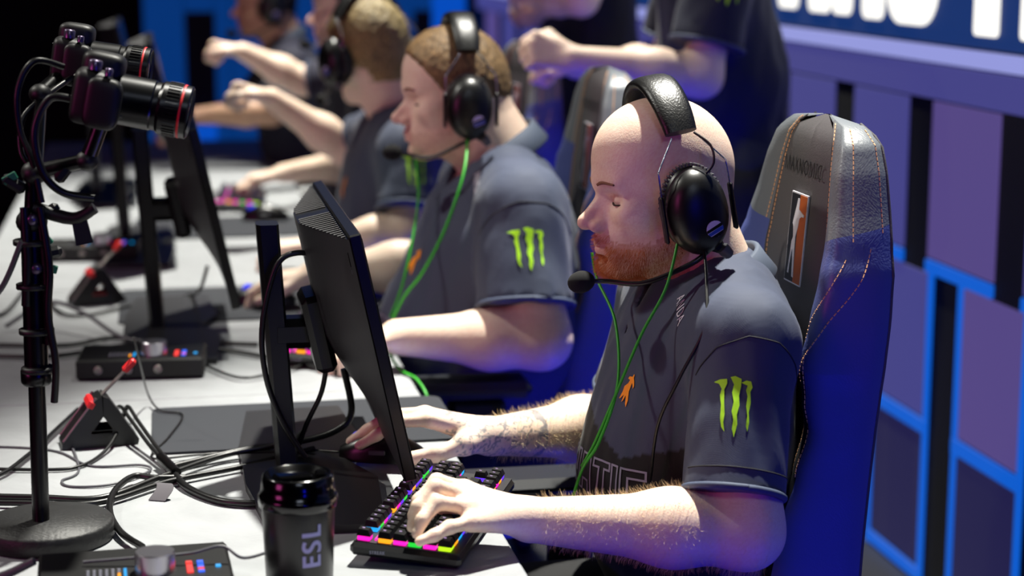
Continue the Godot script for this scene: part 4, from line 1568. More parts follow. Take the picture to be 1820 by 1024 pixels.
func materials():
	var n_fine := normal_of(noise_tex(3, 0.10, 0.0, 1.0, 256), 3.0)
	var t_patch := noise_tex(5, 0.02, 0.94, 1.0, 256)
	var n_weave := normal_of(weave_tex(), 2.0)
	var m := mat("skin", Color.WHITE, 0.48, 0.0, 0.45)
	m.vertex_color_use_as_albedo = true
	m.subsurf_scatter_enabled = true
	m.subsurf_scatter_strength = 0.06
	m.normal_enabled = true; m.normal_texture = n_fine; m.normal_scale = 0.28; tri_tex(m, 18.0)
	m = mat("jersey", Color.WHITE, 0.72, 0.0, 0.4)
	m.vertex_color_use_as_albedo = true
	m.normal_enabled = true; m.normal_texture = n_weave; m.normal_scale = 0.5; tri_tex(m, 80.0)
	m.rim_enabled = true; m.rim = 0.18; m.rim_tint = 0.6
	mat("trousers", Color(0.03, 0.03, 0.04), 0.85)
	mat("neon", Color(0.66, 0.90, 0.06), 0.6).cull_mode = BaseMaterial3D.CULL_DISABLED
	mat("orange", Color(0.98, 0.60, 0.10), 0.55)
	mat("print_grey", Color(0.55, 0.55, 0.62), 0.5)
	mat("print_white", Color(0.88, 0.88, 0.92), 0.5)
	mat("brow", Color(0.50, 0.33, 0.24), 0.8)
	mat("brow_dark", Color(0.28, 0.18, 0.12), 0.8)
	mat("lash", Color(0.20, 0.12, 0.10), 0.8)
	mat("arm_hair", Color(0.96, 0.86, 0.66), 0.6)
	mat("hem", Color(0.24, 0.28, 0.37), 0.7)
	mat("collar", Color(0.28, 0.32, 0.39), 0.75)
	mat("seam", Color(0.03, 0.035, 0.06), 0.8)
	glow("kb_lime", Color(0.75, 0.95, 0.10), 1.2)
	mat("beard", Color(0.80, 0.47, 0.23), 0.6)
	for h in [["hair_blond", Color(0.74, 0.64, 0.40)], ["hair_sand", Color(0.66, 0.52, 0.33)], ["hair_brown", Color(0.25, 0.17, 0.12)], ["hair_dark", Color(0.10, 0.08, 0.07)]]:
		m = mat(h[0], h[1], 0.62)
		m.albedo_texture = noise_tex(9, 0.12, 0.45, 1.0, 128, 0.4); m.normal_enabled = true; m.normal_texture = n_fine; m.normal_scale = 1.20; tri_tex(m, 12.0)
	m = mat("band_leather", Color(0.035, 0.035, 0.04), 0.38)
	m.normal_enabled = true; m.normal_texture = n_fine; m.normal_scale = 0.35; tri_tex(m, 14.0)
	mat("cup_black", Color(0.03, 0.03, 0.033), 0.36)
	mat("rib_grey", Color(0.30, 0.30, 0.32), 0.45)
	mat("chrome", Color(0.75, 0.75, 0.80), 0.22, 1.0)
	mat("steel", Color(0.62, 0.60, 0.58), 0.35, 1.0)
	mat("badge_blue", Color(0.16, 0.28, 0.70), 0.4)
	mat("badge_pale", Color(0.75, 0.72, 0.90), 0.4)
	mat("boom", Color(0.07, 0.07, 0.075), 0.30)
	mat("foam", Color(0.015, 0.015, 0.017), 0.95)
	mat("cable", Color(0.02, 0.02, 0.024), 0.38)
	mat("cable_green", Color(0.16, 0.62, 0.10), 0.45)
	mat("cable_grey", Color(0.30, 0.30, 0.32), 0.45)
	m = mat("chair_fabric", Color(0.31, 0.30, 0.31), 0.8)
	m.normal_enabled = true; m.normal_texture = n_fine; m.normal_scale = 0.28; tri_tex(m, 20.0)
	m = mat("chair_grey", Color(0.43, 0.45, 0.47), 0.38)
	m.normal_enabled = true; m.normal_texture = n_fine; m.normal_scale = 0.22; tri_tex(m, 11.0)
	m = mat("chair_blue", Color(0.30, 0.34, 0.57), 0.42)
	m.normal_enabled = true; m.normal_texture = n_fine; m.normal_scale = 0.22; tri_tex(m, 11.0)
	mat("chair_black", Color(0.035, 0.035, 0.04), 0.6)
	mat("chair_plastic", Color(0.02, 0.02, 0.025), 0.4)
	mat("arm_pad", Color(0.10, 0.11, 0.13), 0.40)
	mat("thread", Color(0.92, 0.70, 0.50), 0.7)
	mat("badge_navy", Color(0.04, 0.05, 0.10), 0.6)
	mat("badge_orange", Color(0.72, 0.34, 0.08), 0.6)
	mat("letter_black", Color(0.012, 0.012, 0.012), 0.5)
	mat("mon_black", Color(0.022, 0.022, 0.028), 0.32)
	mat("mon_screen", Color(0.008, 0.008, 0.010), 0.2)
	m = mat("mon_grey", Color(0.105, 0.10, 0.115), 0.48)
	m.normal_enabled = true; m.normal_texture = n_fine; m.normal_scale = 0.11; tri_tex(m, 30.0)
	mat("mon_base", Color(0.12, 0.12, 0.13), 0.42)
	mat("kb_case", Color(0.035, 0.037, 0.045), 0.40)
	mat("kb_plate", Color(0.05, 0.05, 0.06), 0.5)
	mat("kb_key", Color(0.018, 0.018, 0.020), 0.34)
	glow("kb_pink", Color(1.0, 0.10, 0.72), 1.5)
	glow("kb_violet", Color(0.40, 0.22, 1.0), 1.3)
	glow("kb_amber", Color(1.0, 0.62, 0.10), 1.5)
	glow("kb_green", Color(0.15, 0.9, 0.25), 1.0)
	glow("kb_cyan", Color(0.10, 0.65, 0.95), 1.2)
	glow("kb_legend", Color(0.85, 0.70, 0.95), 0.8)
	mat("mouse", Color(0.016, 0.016, 0.018), 0.30)
	glow("mouse_wheel", Color(0.16, 0.22, 1.0), 1.2)
	mat("red", Color(0.80, 0.10, 0.12), 0.45)
	mat("box_black", Color(0.014, 0.014, 0.016), 0.45)
	mat("brushed", Color(0.72, 0.71, 0.74), 0.30, 1.0)
	mat("btn_grey", Color(0.45, 0.46, 0.50), 0.5)
	glow("btn_red", Color(1.0, 0.22, 0.20), 1.2)
	glow("btn_blue", Color(0.18, 0.40, 1.0), 1.2)
	mat("cam_black", Color(0.018, 0.018, 0.022), 0.50)
	mat("cam_metal", Color(0.40, 0.36, 0.45), 0.3, 0.7)
	mat("lens_black", Color(0.016, 0.017, 0.022), 0.28)
	mat("lens_glass", Color(0.02, 0.02, 0.05), 0.05)
	m = mat("desk", Color(0.60, 0.61, 0.62), 0.55)
	m.albedo_texture = t_patch; m.normal_enabled = true; m.normal_texture = n_fine; m.normal_scale = 0.08; tri_tex(m, 2.5)
	m = mat("pad", Color(0.145, 0.155, 0.18), 0.9)
	m.normal_enabled = true; m.normal_texture = n_weave; m.normal_scale = 0.5; tri_tex(m, 70.0)
	mat("pad_edge", Color(0.03, 0.03, 0.035), 0.8)
	m = mat("base_iron", Color(0.085, 0.088, 0.095), 0.55)
	m.albedo_texture = noise_tex(21, 0.015, 0.35, 1.0, 256); m.normal_enabled = true; m.normal_texture = n_fine; m.normal_scale = 0.28; tri_tex(m, 6.0)
	mat("pole_black", Color(0.012, 0.012, 0.016), 0.28)
	mat("tape_grey", Color(0.33, 0.32, 0.34), 0.6)
	mat("tape_green", Color(0.04, 0.42, 0.30), 0.6)
	mat("yellow", Color(0.85, 0.60, 0.06), 0.5)
	m = mat("tumbler", Color(0.022, 0.021, 0.024), 0.32)
	mat("tumbler_lid", Color(0.010, 0.010, 0.013), 0.15)
	mat("tumbler_print", Color(0.62, 0.62, 0.80), 0.5)
	mat("stage_floor", Color(0.03, 0.03, 0.035), 0.5)
	mat("hall", Color(0.012, 0.012, 0.014), 0.9)
	mat("led_black", Color(0.006, 0.006, 0.008), 0.7)
	glow("led_navy", Color(0.07, 0.19, 0.42), 1.0)
	glow("led_violet", Color(0.27, 0.265, 0.53), 0.95)
	glow("led_plum", Color(0.335, 0.28, 0.52), 0.95)
	glow("led_dim", Color(0.13, 0.12, 0.28), 1.0)
	glow("led_blue_line", Color(0.05, 0.36, 0.80), 1.0)
	glow("led_pale_line", Color(0.58, 0.60, 0.86), 1.0)
	glow("led_white", Color(0.97, 0.96, 0.93), 1.3)
	glow("led_far_blue", Color(0.0, 0.20, 0.46), 0.95)
	glow("led_far_bright", Color(0.0, 0.30, 0.75), 0.95)
	glow("lamp_white", Color(1, 1, 0.96), 6.0)
	glow("lamp_blue", Color(0.10, 0.15, 1.0), 3.0)
	glow("lamp_cool", Color(0.88, 0.92, 1.0), 2.0)
	glow("lamp_violet", Color(0.75, 0.35, 0.9), 2.0)

func led_wall():
	var o := base("led_wall", Vector3(1.70, 0, 0))
	tag(o, "long purple and navy video wall with white letters behind the chairs", "video wall")
	var sb := SB.new()
	sb.box(Vector3(0.05, 1.45, -5.6), Vector3(0.05, 2.9, 9.2), 0.0)
	obj(sb, "backing_frame", M.led_black, o)
	var pane := func(z0: float, z1: float, y0: float, y1: float, m: Material, called: String, th := 0.006):
		var s2 := SB.new()
		s2.box(Vector3(0.026 - th / 2, (y0 + y1) / 2, (z0 + z1) / 2), Vector3(th, y1 - y0, absf(z1 - z0)), 0.002)
		obj(s2, called, m, o)
	# band with the title, and the pale line under it
	for k in 9:
		pane.call(-1.05 - k, -2.05 - k, 1.262, 2.88, M.led_navy, "led_title_panel")
	for k in 9:
		pane.call(-1.05 - k, -2.05 - k, 1.218, 1.256, M.led_pale_line, "led_pale_line", 0.010)
		pane.call(-1.05 - k, -2.05 - k, 1.136, 1.214, M.led_violet, "led_violet_panel")
	var p := 0.485
	for k in 17:
		var z := -1.52 - k * p      # right edge of the black gap of the upper row
		var zz := z - 0.14
		pane.call(zz, zz - (p - 0.14), 0.775, 1.132, M.led_violet if k % 3 != 1 else M.led_plum, "led_violet_panel")
		pane.call(zz, zz - (p - 0.14), 0.741, 0.771, M.led_blue_line, "led_blue_line", 0.011)
		var w := -1.825 - k * p     # right edge of the black gap of the lower rows
		var ww := w - 0.14
		pane.call(ww - 0.026, ww - (p - 0.14) + 0.026, 0.400, 0.738, [M.led_plum, M.led_violet, M.led_plum][k % 3], "led_violet_panel")
		pane.call(ww, ww - 0.024, 0.0, 0.740, M.led_blue_line, "led_blue_line", 0.009)
		pane.call(ww - (p - 0.14) + 0.024, ww - (p - 0.14), 0.0, 0.740, M.led_blue_line, "led_blue_line", 0.009)
		pane.call(ww - 0.002, ww - (p - 0.14) + 0.002, 0.362, 0.396, M.led_blue_line, "led_blue_line", 0.011)
		pane.call(ww - 0.026, ww - (p - 0.14) + 0.026, 0.04, 0.358, M.led_dim, "led_dim_panel")
		pane.call(ww - 0.002, ww - (p - 0.14) + 0.002, 0.005, 0.036, M.led_blue_line, "led_blue_line", 0.011)
	# letters of the title: only their feet reach into view
	var rr := func(z0: float, z1: float, y0: float, y1: float, rad: float, called := "led_letter"):
		# drawn in (z, y) with rounded lower corners
		var pts := PackedVector2Array()
		for q in [[z1 - rad, y0 + rad, -PI / 2], [z0 + rad, y0 + rad, PI]]:
			var arr := []
			for i in 7: arr.append(Vector2(q[0], q[1]) + Vector2(cos(q[2] + PI / 2 * i / 6), sin(q[2] + PI / 2 * i / 6)) * rad)
			if q[2] > 0:
				pass
			pts.append_array(PackedVector2Array(arr))
		var poly := PackedVector2Array([Vector2(z1, y1), Vector2(z0, y1)])
		for i in range(7, 14): poly.append(pts[i])
		for i in range(0, 7): poly.append(pts[i])
		var s2 := SB.new()
		s2.prism(poly, 0.006, Transform3D(Basis(Vector3(0, 0, 1), Vector3(0, 1, 0), Vector3(-1, 0, 0)), Vector3(0.0205, 0, 0)))
		obj(s2, called, M.led_white, o)
	rr.call(-5.02, -4.86, 1.305, 1.66, 0.03)
	rr.call(-4.775, -4.612, 1.303, 1.66, 0.03)
	rr.call(-4.594, -4.460, 1.303, 1.66, 0.03)
	rr.call(-4.388, -4.250, 1.300, 1.66, 0.03)
	rr.call(-4.232, -3.935, 1.296, 1.66, 0.09)
	rr.call(-3.740, -3.624, 1.288, 1.66, 0.014)
	rr.call(-3.520, -3.400, 1.288, 1.66, 0.014)
	# far end of the set, across the row
	var e := base("led_end_wall", Vector3(0, 0, -10.2))
	tag(e, "far blue video wall with black upright gaps at the end of the row", "video wall")
	sb = SB.new()
	sb.box(Vector3(0.82, 1.6, -0.05), Vector3(1.78, 3.2, 0.05), 0.0)
	obj(sb, "backing_frame", M.led_black, e)
	for q in [[-0.06, 0.158, 0.0, 1.6, "led_far_blue"], [0.158, 0.318, 1.12, 1.6, "led_far_blue"], [0.318, 0.40, 0.0, 1.6, "led_far_blue"], [0.40, 0.62, 0.0, 1.6, "led_far_blue"], [0.158, 0.318, 0.0, 0.60, "led_far_bright"], [0.62, 0.95, 0.0, 1.6, "led_far_blue"], [1.09, 1.40, 0.0, 1.6, "led_far_blue"], [1.50, 1.69, 0.0, 1.6, "led_far_bright"], [0.95, 1.09, 1.12, 1.6, "led_far_blue"], [1.40, 1.50, 1.12, 1.6, "led_far_blue"], [-0.06, 1.69, 1.61, 3.18, "led_far_blue"]]:
		sb = SB.new()
		sb.box(Vector3((q[0] + q[1]) / 2, (q[2] + q[3]) / 2, -0.015), Vector3(q[1] - q[0] - 0.004, q[3] - q[2] - 0.004, 0.02), 0.002)
		obj(sb, "led_blue_panel", M[q[4]], e)

func _ready():
	# camera
	var cam := Camera3D.new()
	cam.name = "camera"
	add_child(cam)
	cam.position = Vector3(0, 1.48, 0)
	cam.rotation = Vector3(deg_to_rad(-10.5), deg_to_rad(-10.8), 0)
	var ca := CameraAttributesPhysical.new()
	ca.frustum_focal_length = 77.34
	ca.frustum_focus_distance = 2.42
	ca.exposure_aperture = 3.4
	ca.frustum_near = 0.05
	ca.frustum_far = 60.0
	cam.attributes = ca
	cam.fov = rad_to_deg(2.0 * atan(512.0 / 3300.0))
	cam.current = true
	var env := Environment.new()
	env.background_mode = Environment.BG_COLOR
	env.background_color = Color(0, 0, 0)
	env.tonemap_mode = Environment.TONE_MAPPER_LINEAR
	env.tonemap_exposure = 1.0
	env.sdfgi_enabled = true
	env.ssao_enabled = true
	env.ssil_enabled = true
	var we := WorldEnvironment.new()
	we.name = "world_environment"
	we.environment = env
	add_child(we)
	wob.seed = 7
	wob.frequency = 0.9
	wob.fractal_octaves = 2
	ink.seed = 4
	ink.frequency = 42.0
	ink.fractal_type = FastNoiseLite.FRACTAL_NONE
	materials()
	# stage lights: white spots from the truss behind the players, blue and violet washes from the audience side
	var white := Color(1.0, 0.99, 0.95)
	lamp_spot(Vector3(1.55, 6.4, -3.95), Vector3(0.66, 0.95, -2.5), white, 116.0, 0.10, 10.5, "white stage spotlight on the truss above the nearest player")
	lamp_spot(Vector3(0.9, 6.4, -6.3), Vector3(0.65, 0.95, -5.0), white, 96.0, 0.10, 16.0, "white stage spotlight on the truss above the far players")
	lamp_spot(Vector3(-3.2, 4.8, -3.9), Vector3(0.80, 1.05, -2.9), white, 11.0, 0.12, 17.0, "white stage spotlight on the far side above the desks")
	wash(Vector3(0.98, 0.07, -1.35), Vector3(0.85, 1.0, -2.3), Color(0.10, 0.08, 1.0), 0.44, 0.6, 0.10, "low blue floor light nearest the camera, right of the desk", "lamp_blue")
	wash(Vector3(1.00, 0.07, -2.85), Vector3(0.75, 1.0, -3.35), Color(0.10, 0.10, 1.0), 0.48, 0.5, 0.10, "low blue floor light between the first two chairs", "lamp_blue")
	wash(Vector3(0.95, 0.07, -3.80), Vector3(0.70, 1.0, -4.30), Color(0.10, 0.10, 1.0), 0.48, 0.5, 0.10, "low blue floor light between the second and third chairs", "lamp_blue")
	wash(Vector3(1.0, 1.25, 0.9), Vector3(0.2, 0.85, -2.2), Color(0.05, 0.10, 1.0), 0.5, 0.12, 0.40, "blue light bar behind the photographer", "lamp_blue")
	wash(Vector3(-3.6, 2.0, -0.4), Vector3(0.6, 1.1, -3.0), Color(0.92, 0.33, 0.55), 3.0, 1.2, 1.2, "pink wash light on the audience side", "lamp_violet")
	wash(Vector3(0.3, 4.6, 3.2), Vector3(0.8, 1.0, -2.6), Color(0.88, 0.92, 1.0), 2.0, 1.6, 0.9, "cool white front light panel above the audience", "lamp_cool")
	# the hall
	var sb := SB.new()
	sb.box(Vector3(-2.5, -0.05, -2.5), Vector3(14, 0.1, 17), 0.0)
	struct(obj(sb, "floor", M.stage_floor))
	sb = SB.new(); sb.box(Vector3(-2.5, 7.55, -2.5), Vector3(14, 0.1, 17), 0.0)
	struct(obj(sb, "ceiling", M.hall))
	sb = SB.new(); sb.box(Vector3(-9.45, 3.75, -2.5), Vector3(0.1, 7.5, 17), 0.0)
	struct(obj(sb, "wall_left", M.hall))
	sb = SB.new(); sb.box(Vector3(4.45, 3.75, -2.5), Vector3(0.1, 7.5, 17), 0.0)
	struct(obj(sb, "wall_right", M.hall))
	sb = SB.new(); sb.box(Vector3(-2.5, 3.75, -10.95), Vector3(13.8, 7.5, 0.1), 0.0)
	struct(obj(sb, "wall_back", M.hall))
	sb = SB.new(); sb.box(Vector3(-2.5, 3.75, 5.95), Vector3(13.8, 7.5, 0.1), 0.0)
	struct(obj(sb, "wall_front", M.hall))
	led_wall()
	players()
	furniture()
	desk_things()

func players():
	var down := Vector3(0, 1, 0)
	var grip := [[0.5, 0.7, 0.4], [0.55, 0.8, 0.4], [0.6, 0.9, 0.5], [0.6, 0.9, 0.5]]
	var fist := [[1.35, 1.55, 1.0], [1.4, 1.6, 1.0], [1.4, 1.6, 1.0], [1.4, 1.5, 1.0]]
	# nearest player
	var d := {
		"label": "bald person with ginger beard typing in a navy jersey, nearest the camera", "cell": 0.0075, "hcell": 0.0026, "acell": 0.0027, "scell": 0.0048,
		"head": Vector3(0.664, 1.157, -2.385), "pitch": 3.0, "yaw": 4.0, "size": 0.97, "strands": true, "neck": Vector3(0.733, 1.032, -2.385), "neck_r": 0.056, "beard": 0.85, "bcol": Color(0.52, 0.24, 0.10),
		"shL": Vector3(0.722, 0.985, -2.205), "shR": Vector3(0.722, 0.985, -2.575), "elL": Vector3(0.700, 0.762, -2.118), "elR": Vector3(0.680, 0.765, -2.64),
		"wrL": Vector3(0.432, 0.788, -2.135), "wrR": Vector3(0.452, 0.792, -2.515), "hemL": Vector3(0.685, 0.806, -2.128), "hemR": Vector3(0.690, 0.815, -2.63),
		"hip": Vector3(0.735, 0.56, -2.385), "dep": 0.118, "belly": 0.150, "bellyf": 0.025, "tattoo": "R", "arm": 1.04, "slr": 0.061, "slh": 0.064, "fold": 0.004,
		"handL": {"joints": [
			[Vector3(0.352, 0.826, -2.155), Vector3(0.316, 0.842, -2.142), Vector3(0.292, 0.822, -2.130), Vector3(0.284, 0.804, -2.126)],
			[Vector3(0.350, 0.824, -2.132), Vector3(0.311, 0.842, -2.118), Vector3(0.288, 0.822, -2.106), Vector3(0.280, 0.799, -2.101)],
			[Vector3(0.350, 0.817, -2.110), Vector3(0.311, 0.828, -2.099), Vector3(0.290, 0.812, -2.086), Vector3(0.283, 0.797, -2.080)],
			[Vector3(0.350, 0.804, -2.090), Vector3(0.321, 0.804, -2.077), Vector3(0.302, 0.798, -2.068), Vector3(0.284, 0.793, -2.064)]],
			"thumb": [Vector3(0.385, 0.802, -2.165), Vector3(0.352, 0.798, -2.185), Vector3(0.330, 0.794, -2.190)]},
		"handR": {"joints": [
			[Vector3(0.362, 0.822, -2.508), Vector3(0.318, 0.818, -2.524), Vector3(0.288, 0.797, -2.532), Vector3(0.264, 0.782, -2.538)],
			[Vector3(0.357, 0.826, -2.530), Vector3(0.310, 0.822, -2.548), Vector3(0.278, 0.799, -2.556), Vector3(0.254, 0.782, -2.562)],
			[Vector3(0.360, 0.819, -2.552), Vector3(0.318, 0.813, -2.574), Vector3(0.290, 0.792, -2.586), Vector3(0.268, 0.775, -2.590)],
			[Vector3(0.368, 0.808, -2.568), Vector3(0.338, 0.800, -2.594), Vector3(0.316, 0.785, -2.602), Vector3(0.300, 0.770, -2.606)]],
			"thumb": [Vector3(0.408, 0.790, -2.488), Vector3(0.368, 0.780, -2.482), Vector3(0.335, 0.773, -2.490)]},
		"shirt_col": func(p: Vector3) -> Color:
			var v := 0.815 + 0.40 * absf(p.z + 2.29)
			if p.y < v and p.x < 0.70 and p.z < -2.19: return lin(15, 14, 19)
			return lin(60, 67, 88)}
	seated(d)
	var b := person(d)
	claw_logo(d, b, "L", -0.55, 0.096, 0.00040)
	sleeve_seam(d, b, [[-1.5, 0.055], [-0.9, 0.025], [-0.3, 0.010], [0.3, 0.012], [0.9, 0.030], [1.4, 0.055]])
	sleeve_seam(d, b, [[-1.5, 0.172], [-0.5, 0.172], [0.5, 0.172], [1.5, 0.172]])
	emblem(d, b, 0.54, 0.080, 0.00019)
	wordmark(d, b, 0.17, 0.203, 0.0215)
	shoulder_text(d, b, "ANDA", 0.0145)
	headset("headset", d.merged({"band": 7.0, "mic": Vector3(-0.138, -0.086, 0.060)}), "black headset with padded leather band on the bald player")
	# second player
	var e := {
		"label": "person with short sandy hair in navy jersey, second seat from the camera", "cell": 0.010, "hcell": 0.0036, "acell": 0.005, "scell": 0.010,
		"head": Vector3(0.545, 1.205, -3.40), "pitch": 3.0, "yaw": 2.0, "size": 0.98, "fat": 0.006, "neck": Vector3(0.618, 1.100, -3.40), "neck_r": 0.070, "beard": 0.45, "bcol": Color(0.36, 0.20, 0.11),
		"shL": Vector3(0.628, 1.020, -3.185), "shR": Vector3(0.628, 1.020, -3.615), "elL": Vector3(0.645, 0.800, -3.105), "elR": Vector3(0.56, 0.84, -3.69),
		"wrL": Vector3(0.395, 0.808, -3.14), "wrR": Vector3(0.300, 0.815, -3.735), "hemL": Vector3(0.620, 0.855, -3.125), "hemR": Vector3(0.59, 0.87, -3.68),
		"hip": Vector3(0.64, 0.57, -3.40), "dep": 0.145, "belly": 0.205, "bellyf": 0.03, "arm": 1.18, "slr": 0.078, "slh": 0.086, "fold": 0.006,
		"handL": {"dir": Vector3(-1, -0.12, 0.05), "back": down, "thumb": Vector3(0, 0, -1), "curl": grip},
		"handR": {"dir": Vector3(-1, -0.10, -0.25), "back": down, "thumb": Vector3(0, 0, 1), "curl": grip, "tc": 0.2},
		"shirt_col": func(_p: Vector3) -> Color: return lin(60, 67, 88)}
	seated(e)
	b = person(e)
	hair_cap(e, b, M.hair_sand, 0.0045, [0.094, 0.086, 0.012, -0.02], 0.005)
	claw_logo(e, b, "L", -0.18, 0.086, 0.00040)
	sleeve_seam(e, b, [[-1.5, 0.050], [-0.9, 0.020], [-0.3, 0.004], [0.3, 0.006], [0.9, 0.025], [1.4, 0.050]])
	emblem(e, b, 0.30, 0.11, 0.00021)
	wordmark(e, b, 0.10, 0.24, 0.021)
	shoulder_text(e, b, "ANDA", 0.017)
	headset("headset", e.merged({"band": -3.0}), "black headset with pale boom on the sandy haired player")
	# third player, turned away with a raised fist
	var f := {
		"label": "blond person turned away with one fist raised, third seat from the camera", "cell": 0.012, "hcell": 0.005, "acell": 0.006, "scell": 0.012,
		"head": Vector3(0.498, 1.225, -4.40), "pitch": 8.0, "yaw": -62.0, "size": 0.98, "neck": Vector3(0.56, 1.095, -4.40), "neck_r": 0.062,
		"shL": Vector3(0.560, 1.015, -4.20), "shR": Vector3(0.550, 1.02, -4.60), "elL": Vector3(0.545, 0.838, -4.125), "elR": Vector3(0.475, 0.965, -4.66),
		"wrL": Vector3(0.345, 0.812, -4.17), "wrR": Vector3(0.275, 1.105, -4.62), "hemL": Vector3(0.545, 0.885, -4.135), "hemR": Vector3(0.500, 0.990, -4.645),
		"hip": Vector3(0.60, 0.57, -4.40), "dep": 0.120, "belly": 0.150,
		"handL": {"dir": Vector3(-1, -0.1, 0), "back": down, "thumb": Vector3(0, 0, -1), "curl": grip},
		"handR": {"dir": Vector3(-1, 0.35, 0), "back": Vector3(0.3, 1, 0.1), "thumb": Vector3(0, 0.2, 1), "curl": fist, "tc": 0.9},
		"shirt_col": func(_p: Vector3) -> Color: return lin(60, 67, 88)}
	seated(f)
	b = person(f)
	hair_cap(f, b, M.hair_blond, 0.012, [0.080, 0.085, -0.01, -0.03], 0.006)
	claw_logo(f, b, "L", 0.05, 0.070, 0.00042)
	emblem(f, b, 0.25, 0.09, 0.00024)
	wordmark(f, b, 0.10, 0.21, 0.020)
	headset("headset", f, "black headset on the blond player who looks away", false)
	# fourth player
	var g := {
		"label": "brown haired person in profile stretching a fist forward, fourth seat", "cell": 0.014, "hcell": 0.006, "acell": 0.007, "scell": 0.014,
		"head": Vector3(0.552, 1.295, -5.40), "pitch": 0.0, "yaw": 0.0, "size": 0.98, "neck": Vector3(0.60, 1.165, -5.40), "neck_r": 0.060, "beard": 0.6, "bcol": Color(0.16, 0.09, 0.06), "brow_mat": M.brow_dark,
		"shL": Vector3(0.60, 1.08, -5.21), "shR": Vector3(0.58, 1.09, -5.60), "elL": Vector3(0.575, 0.875, -5.18), "elR": Vector3(0.430, 1.070, -5.66),
		"wrL": Vector3(0.340, 0.845, -5.22), "wrR": Vector3(0.255, 1.165, -5.62), "hemL": Vector3(0.585, 0.93, -5.19), "hemR": Vector3(0.462, 1.065, -5.645),
		"hip": Vector3(0.64, 0.60, -5.40), "dep": 0.12, "belly": 0.14,
		"handL": {"dir": Vector3(-1, -0.15, 0), "back": down, "thumb": Vector3(0, 0, -1), "curl": grip},
		"handR": {"dir": Vector3(-1, 0.25, 0), "back": Vector3(0.2, 1, 0.1), "thumb": Vector3(0, 0.1, 1), "curl": fist, "tc": 0.9}}
	seated(g)
	b = person(g)
	hair_cap(g, b, M.hair_brown, 0.010, [0.085, 0.080, -0.01, -0.03], 0.007)
	emblem(g, b, 0.3, 0.10, 0.00024)
	headset("headset", g, "black headset on the brown haired player with the fist", false)
	# fifth player
	var h := {
		"label": "dark haired person in profile reaching over the desk, farthest seat", "cell": 0.014, "hcell": 0.006, "acell": 0.007, "scell": 0.014,
		"head": Vector3(0.375, 1.285, -6.40), "pitch": 2.0, "yaw": 4.0, "size": 0.98, "neck": Vector3(0.43, 1.16, -6.40), "neck_r": 0.060, "skin": Color(0.56, 0.33, 0.21), "brow_mat": M.brow_dark,
		"shL": Vector3(0.440, 1.08, -6.21), "shR": Vector3(0.43, 1.08, -6.60), "elL": Vector3(0.370, 0.935, -6.17), "elR": Vector3(0.33, 0.90, -6.66),
		"wrL": Vector3(0.130, 0.925, -6.20), "wrR": Vector3(0.12, 0.88, -6.62), "hemL": Vector3(0.395, 0.985, -6.18), "hemR": Vector3(0.36, 0.96, -6.65),
		"hip": Vector3(0.56, 0.60, -6.40), "dep": 0.12, "belly": 0.14,
		"handL": {"dir": Vector3(-1, -0.2, 0), "back": down, "thumb": Vector3(0, 0, -1), "curl": grip},
		"handR": {"dir": Vector3(-1, -0.2, 0), "back": down, "thumb": Vector3(0, 0, 1), "curl": grip}}
	seated(h)
	b = person(h)
	hair_cap(h, b, M.hair_dark, 0.009, [0.080, 0.085, -0.01, -0.03], 0.007)
	claw_logo(h, b, "L", 0.0, 0.055, 0.00045)
	headset("headset", h, "black headset on the dark haired farthest player", false)
	# standing figures behind the chairs: heads above the frame
	var c := {
		"label": "standing person in navy jersey holding out a fist behind the nearest chair", "cell": 0.012, "hcell": 0.007, "acell": 0.0055, "scell": 0.011,
		"head": Vector3(1.22, 1.72, -4.12), "pitch": 12.0, "yaw": 0.0, "neck": Vector3(1.27, 1.57, -4.12), "neck_r": 0.060,
		"shL": Vector3(1.225, 1.455, -3.94), "shR": Vector3(1.27, 1.47, -4.32), "elL": Vector3(1.165, 1.195, -3.91), "elR": Vector3(1.22, 1.19, -4.38),
		"wrL": Vector3(0.872, 1.238, -3.90), "wrR": Vector3(0.95, 1.20, -4.2), "hemL": Vector3(1.178, 1.262, -3.915), "hemR": Vector3(1.235, 1.26, -4.36),
		"hip": Vector3(1.345, 0.98, -4.13), "dep": 0.125, "belly": 0.145, "arm": 1.05, "slr": 0.074, "slh": 0.082, "fold": 0.008,
		"handL": {"dir": Vector3(-1, 0.28, 0), "back": Vector3(0.2, 0.8, 0.6), "thumb": Vector3(0, 0.9, -0.4), "curl": fist, "tc": 0.9},
		"handR": {"dir": Vector3(-1, 0.2, 0.1), "back": down, "thumb": Vector3(0, 0, 1), "curl": fist, "tc": 0.9},
		"shirt_col": func(p: Vector3) -> Color: return lin(24, 31, 50)}
	standing(c)
	b = person(c)
	hair_cap(c, b, M.hair_brown, 0.010, [0.085, 0.080, -0.01, -0.03], 0.008)
	claw_logo(c, b, "L", -0.15, 0.075, 0.00046)
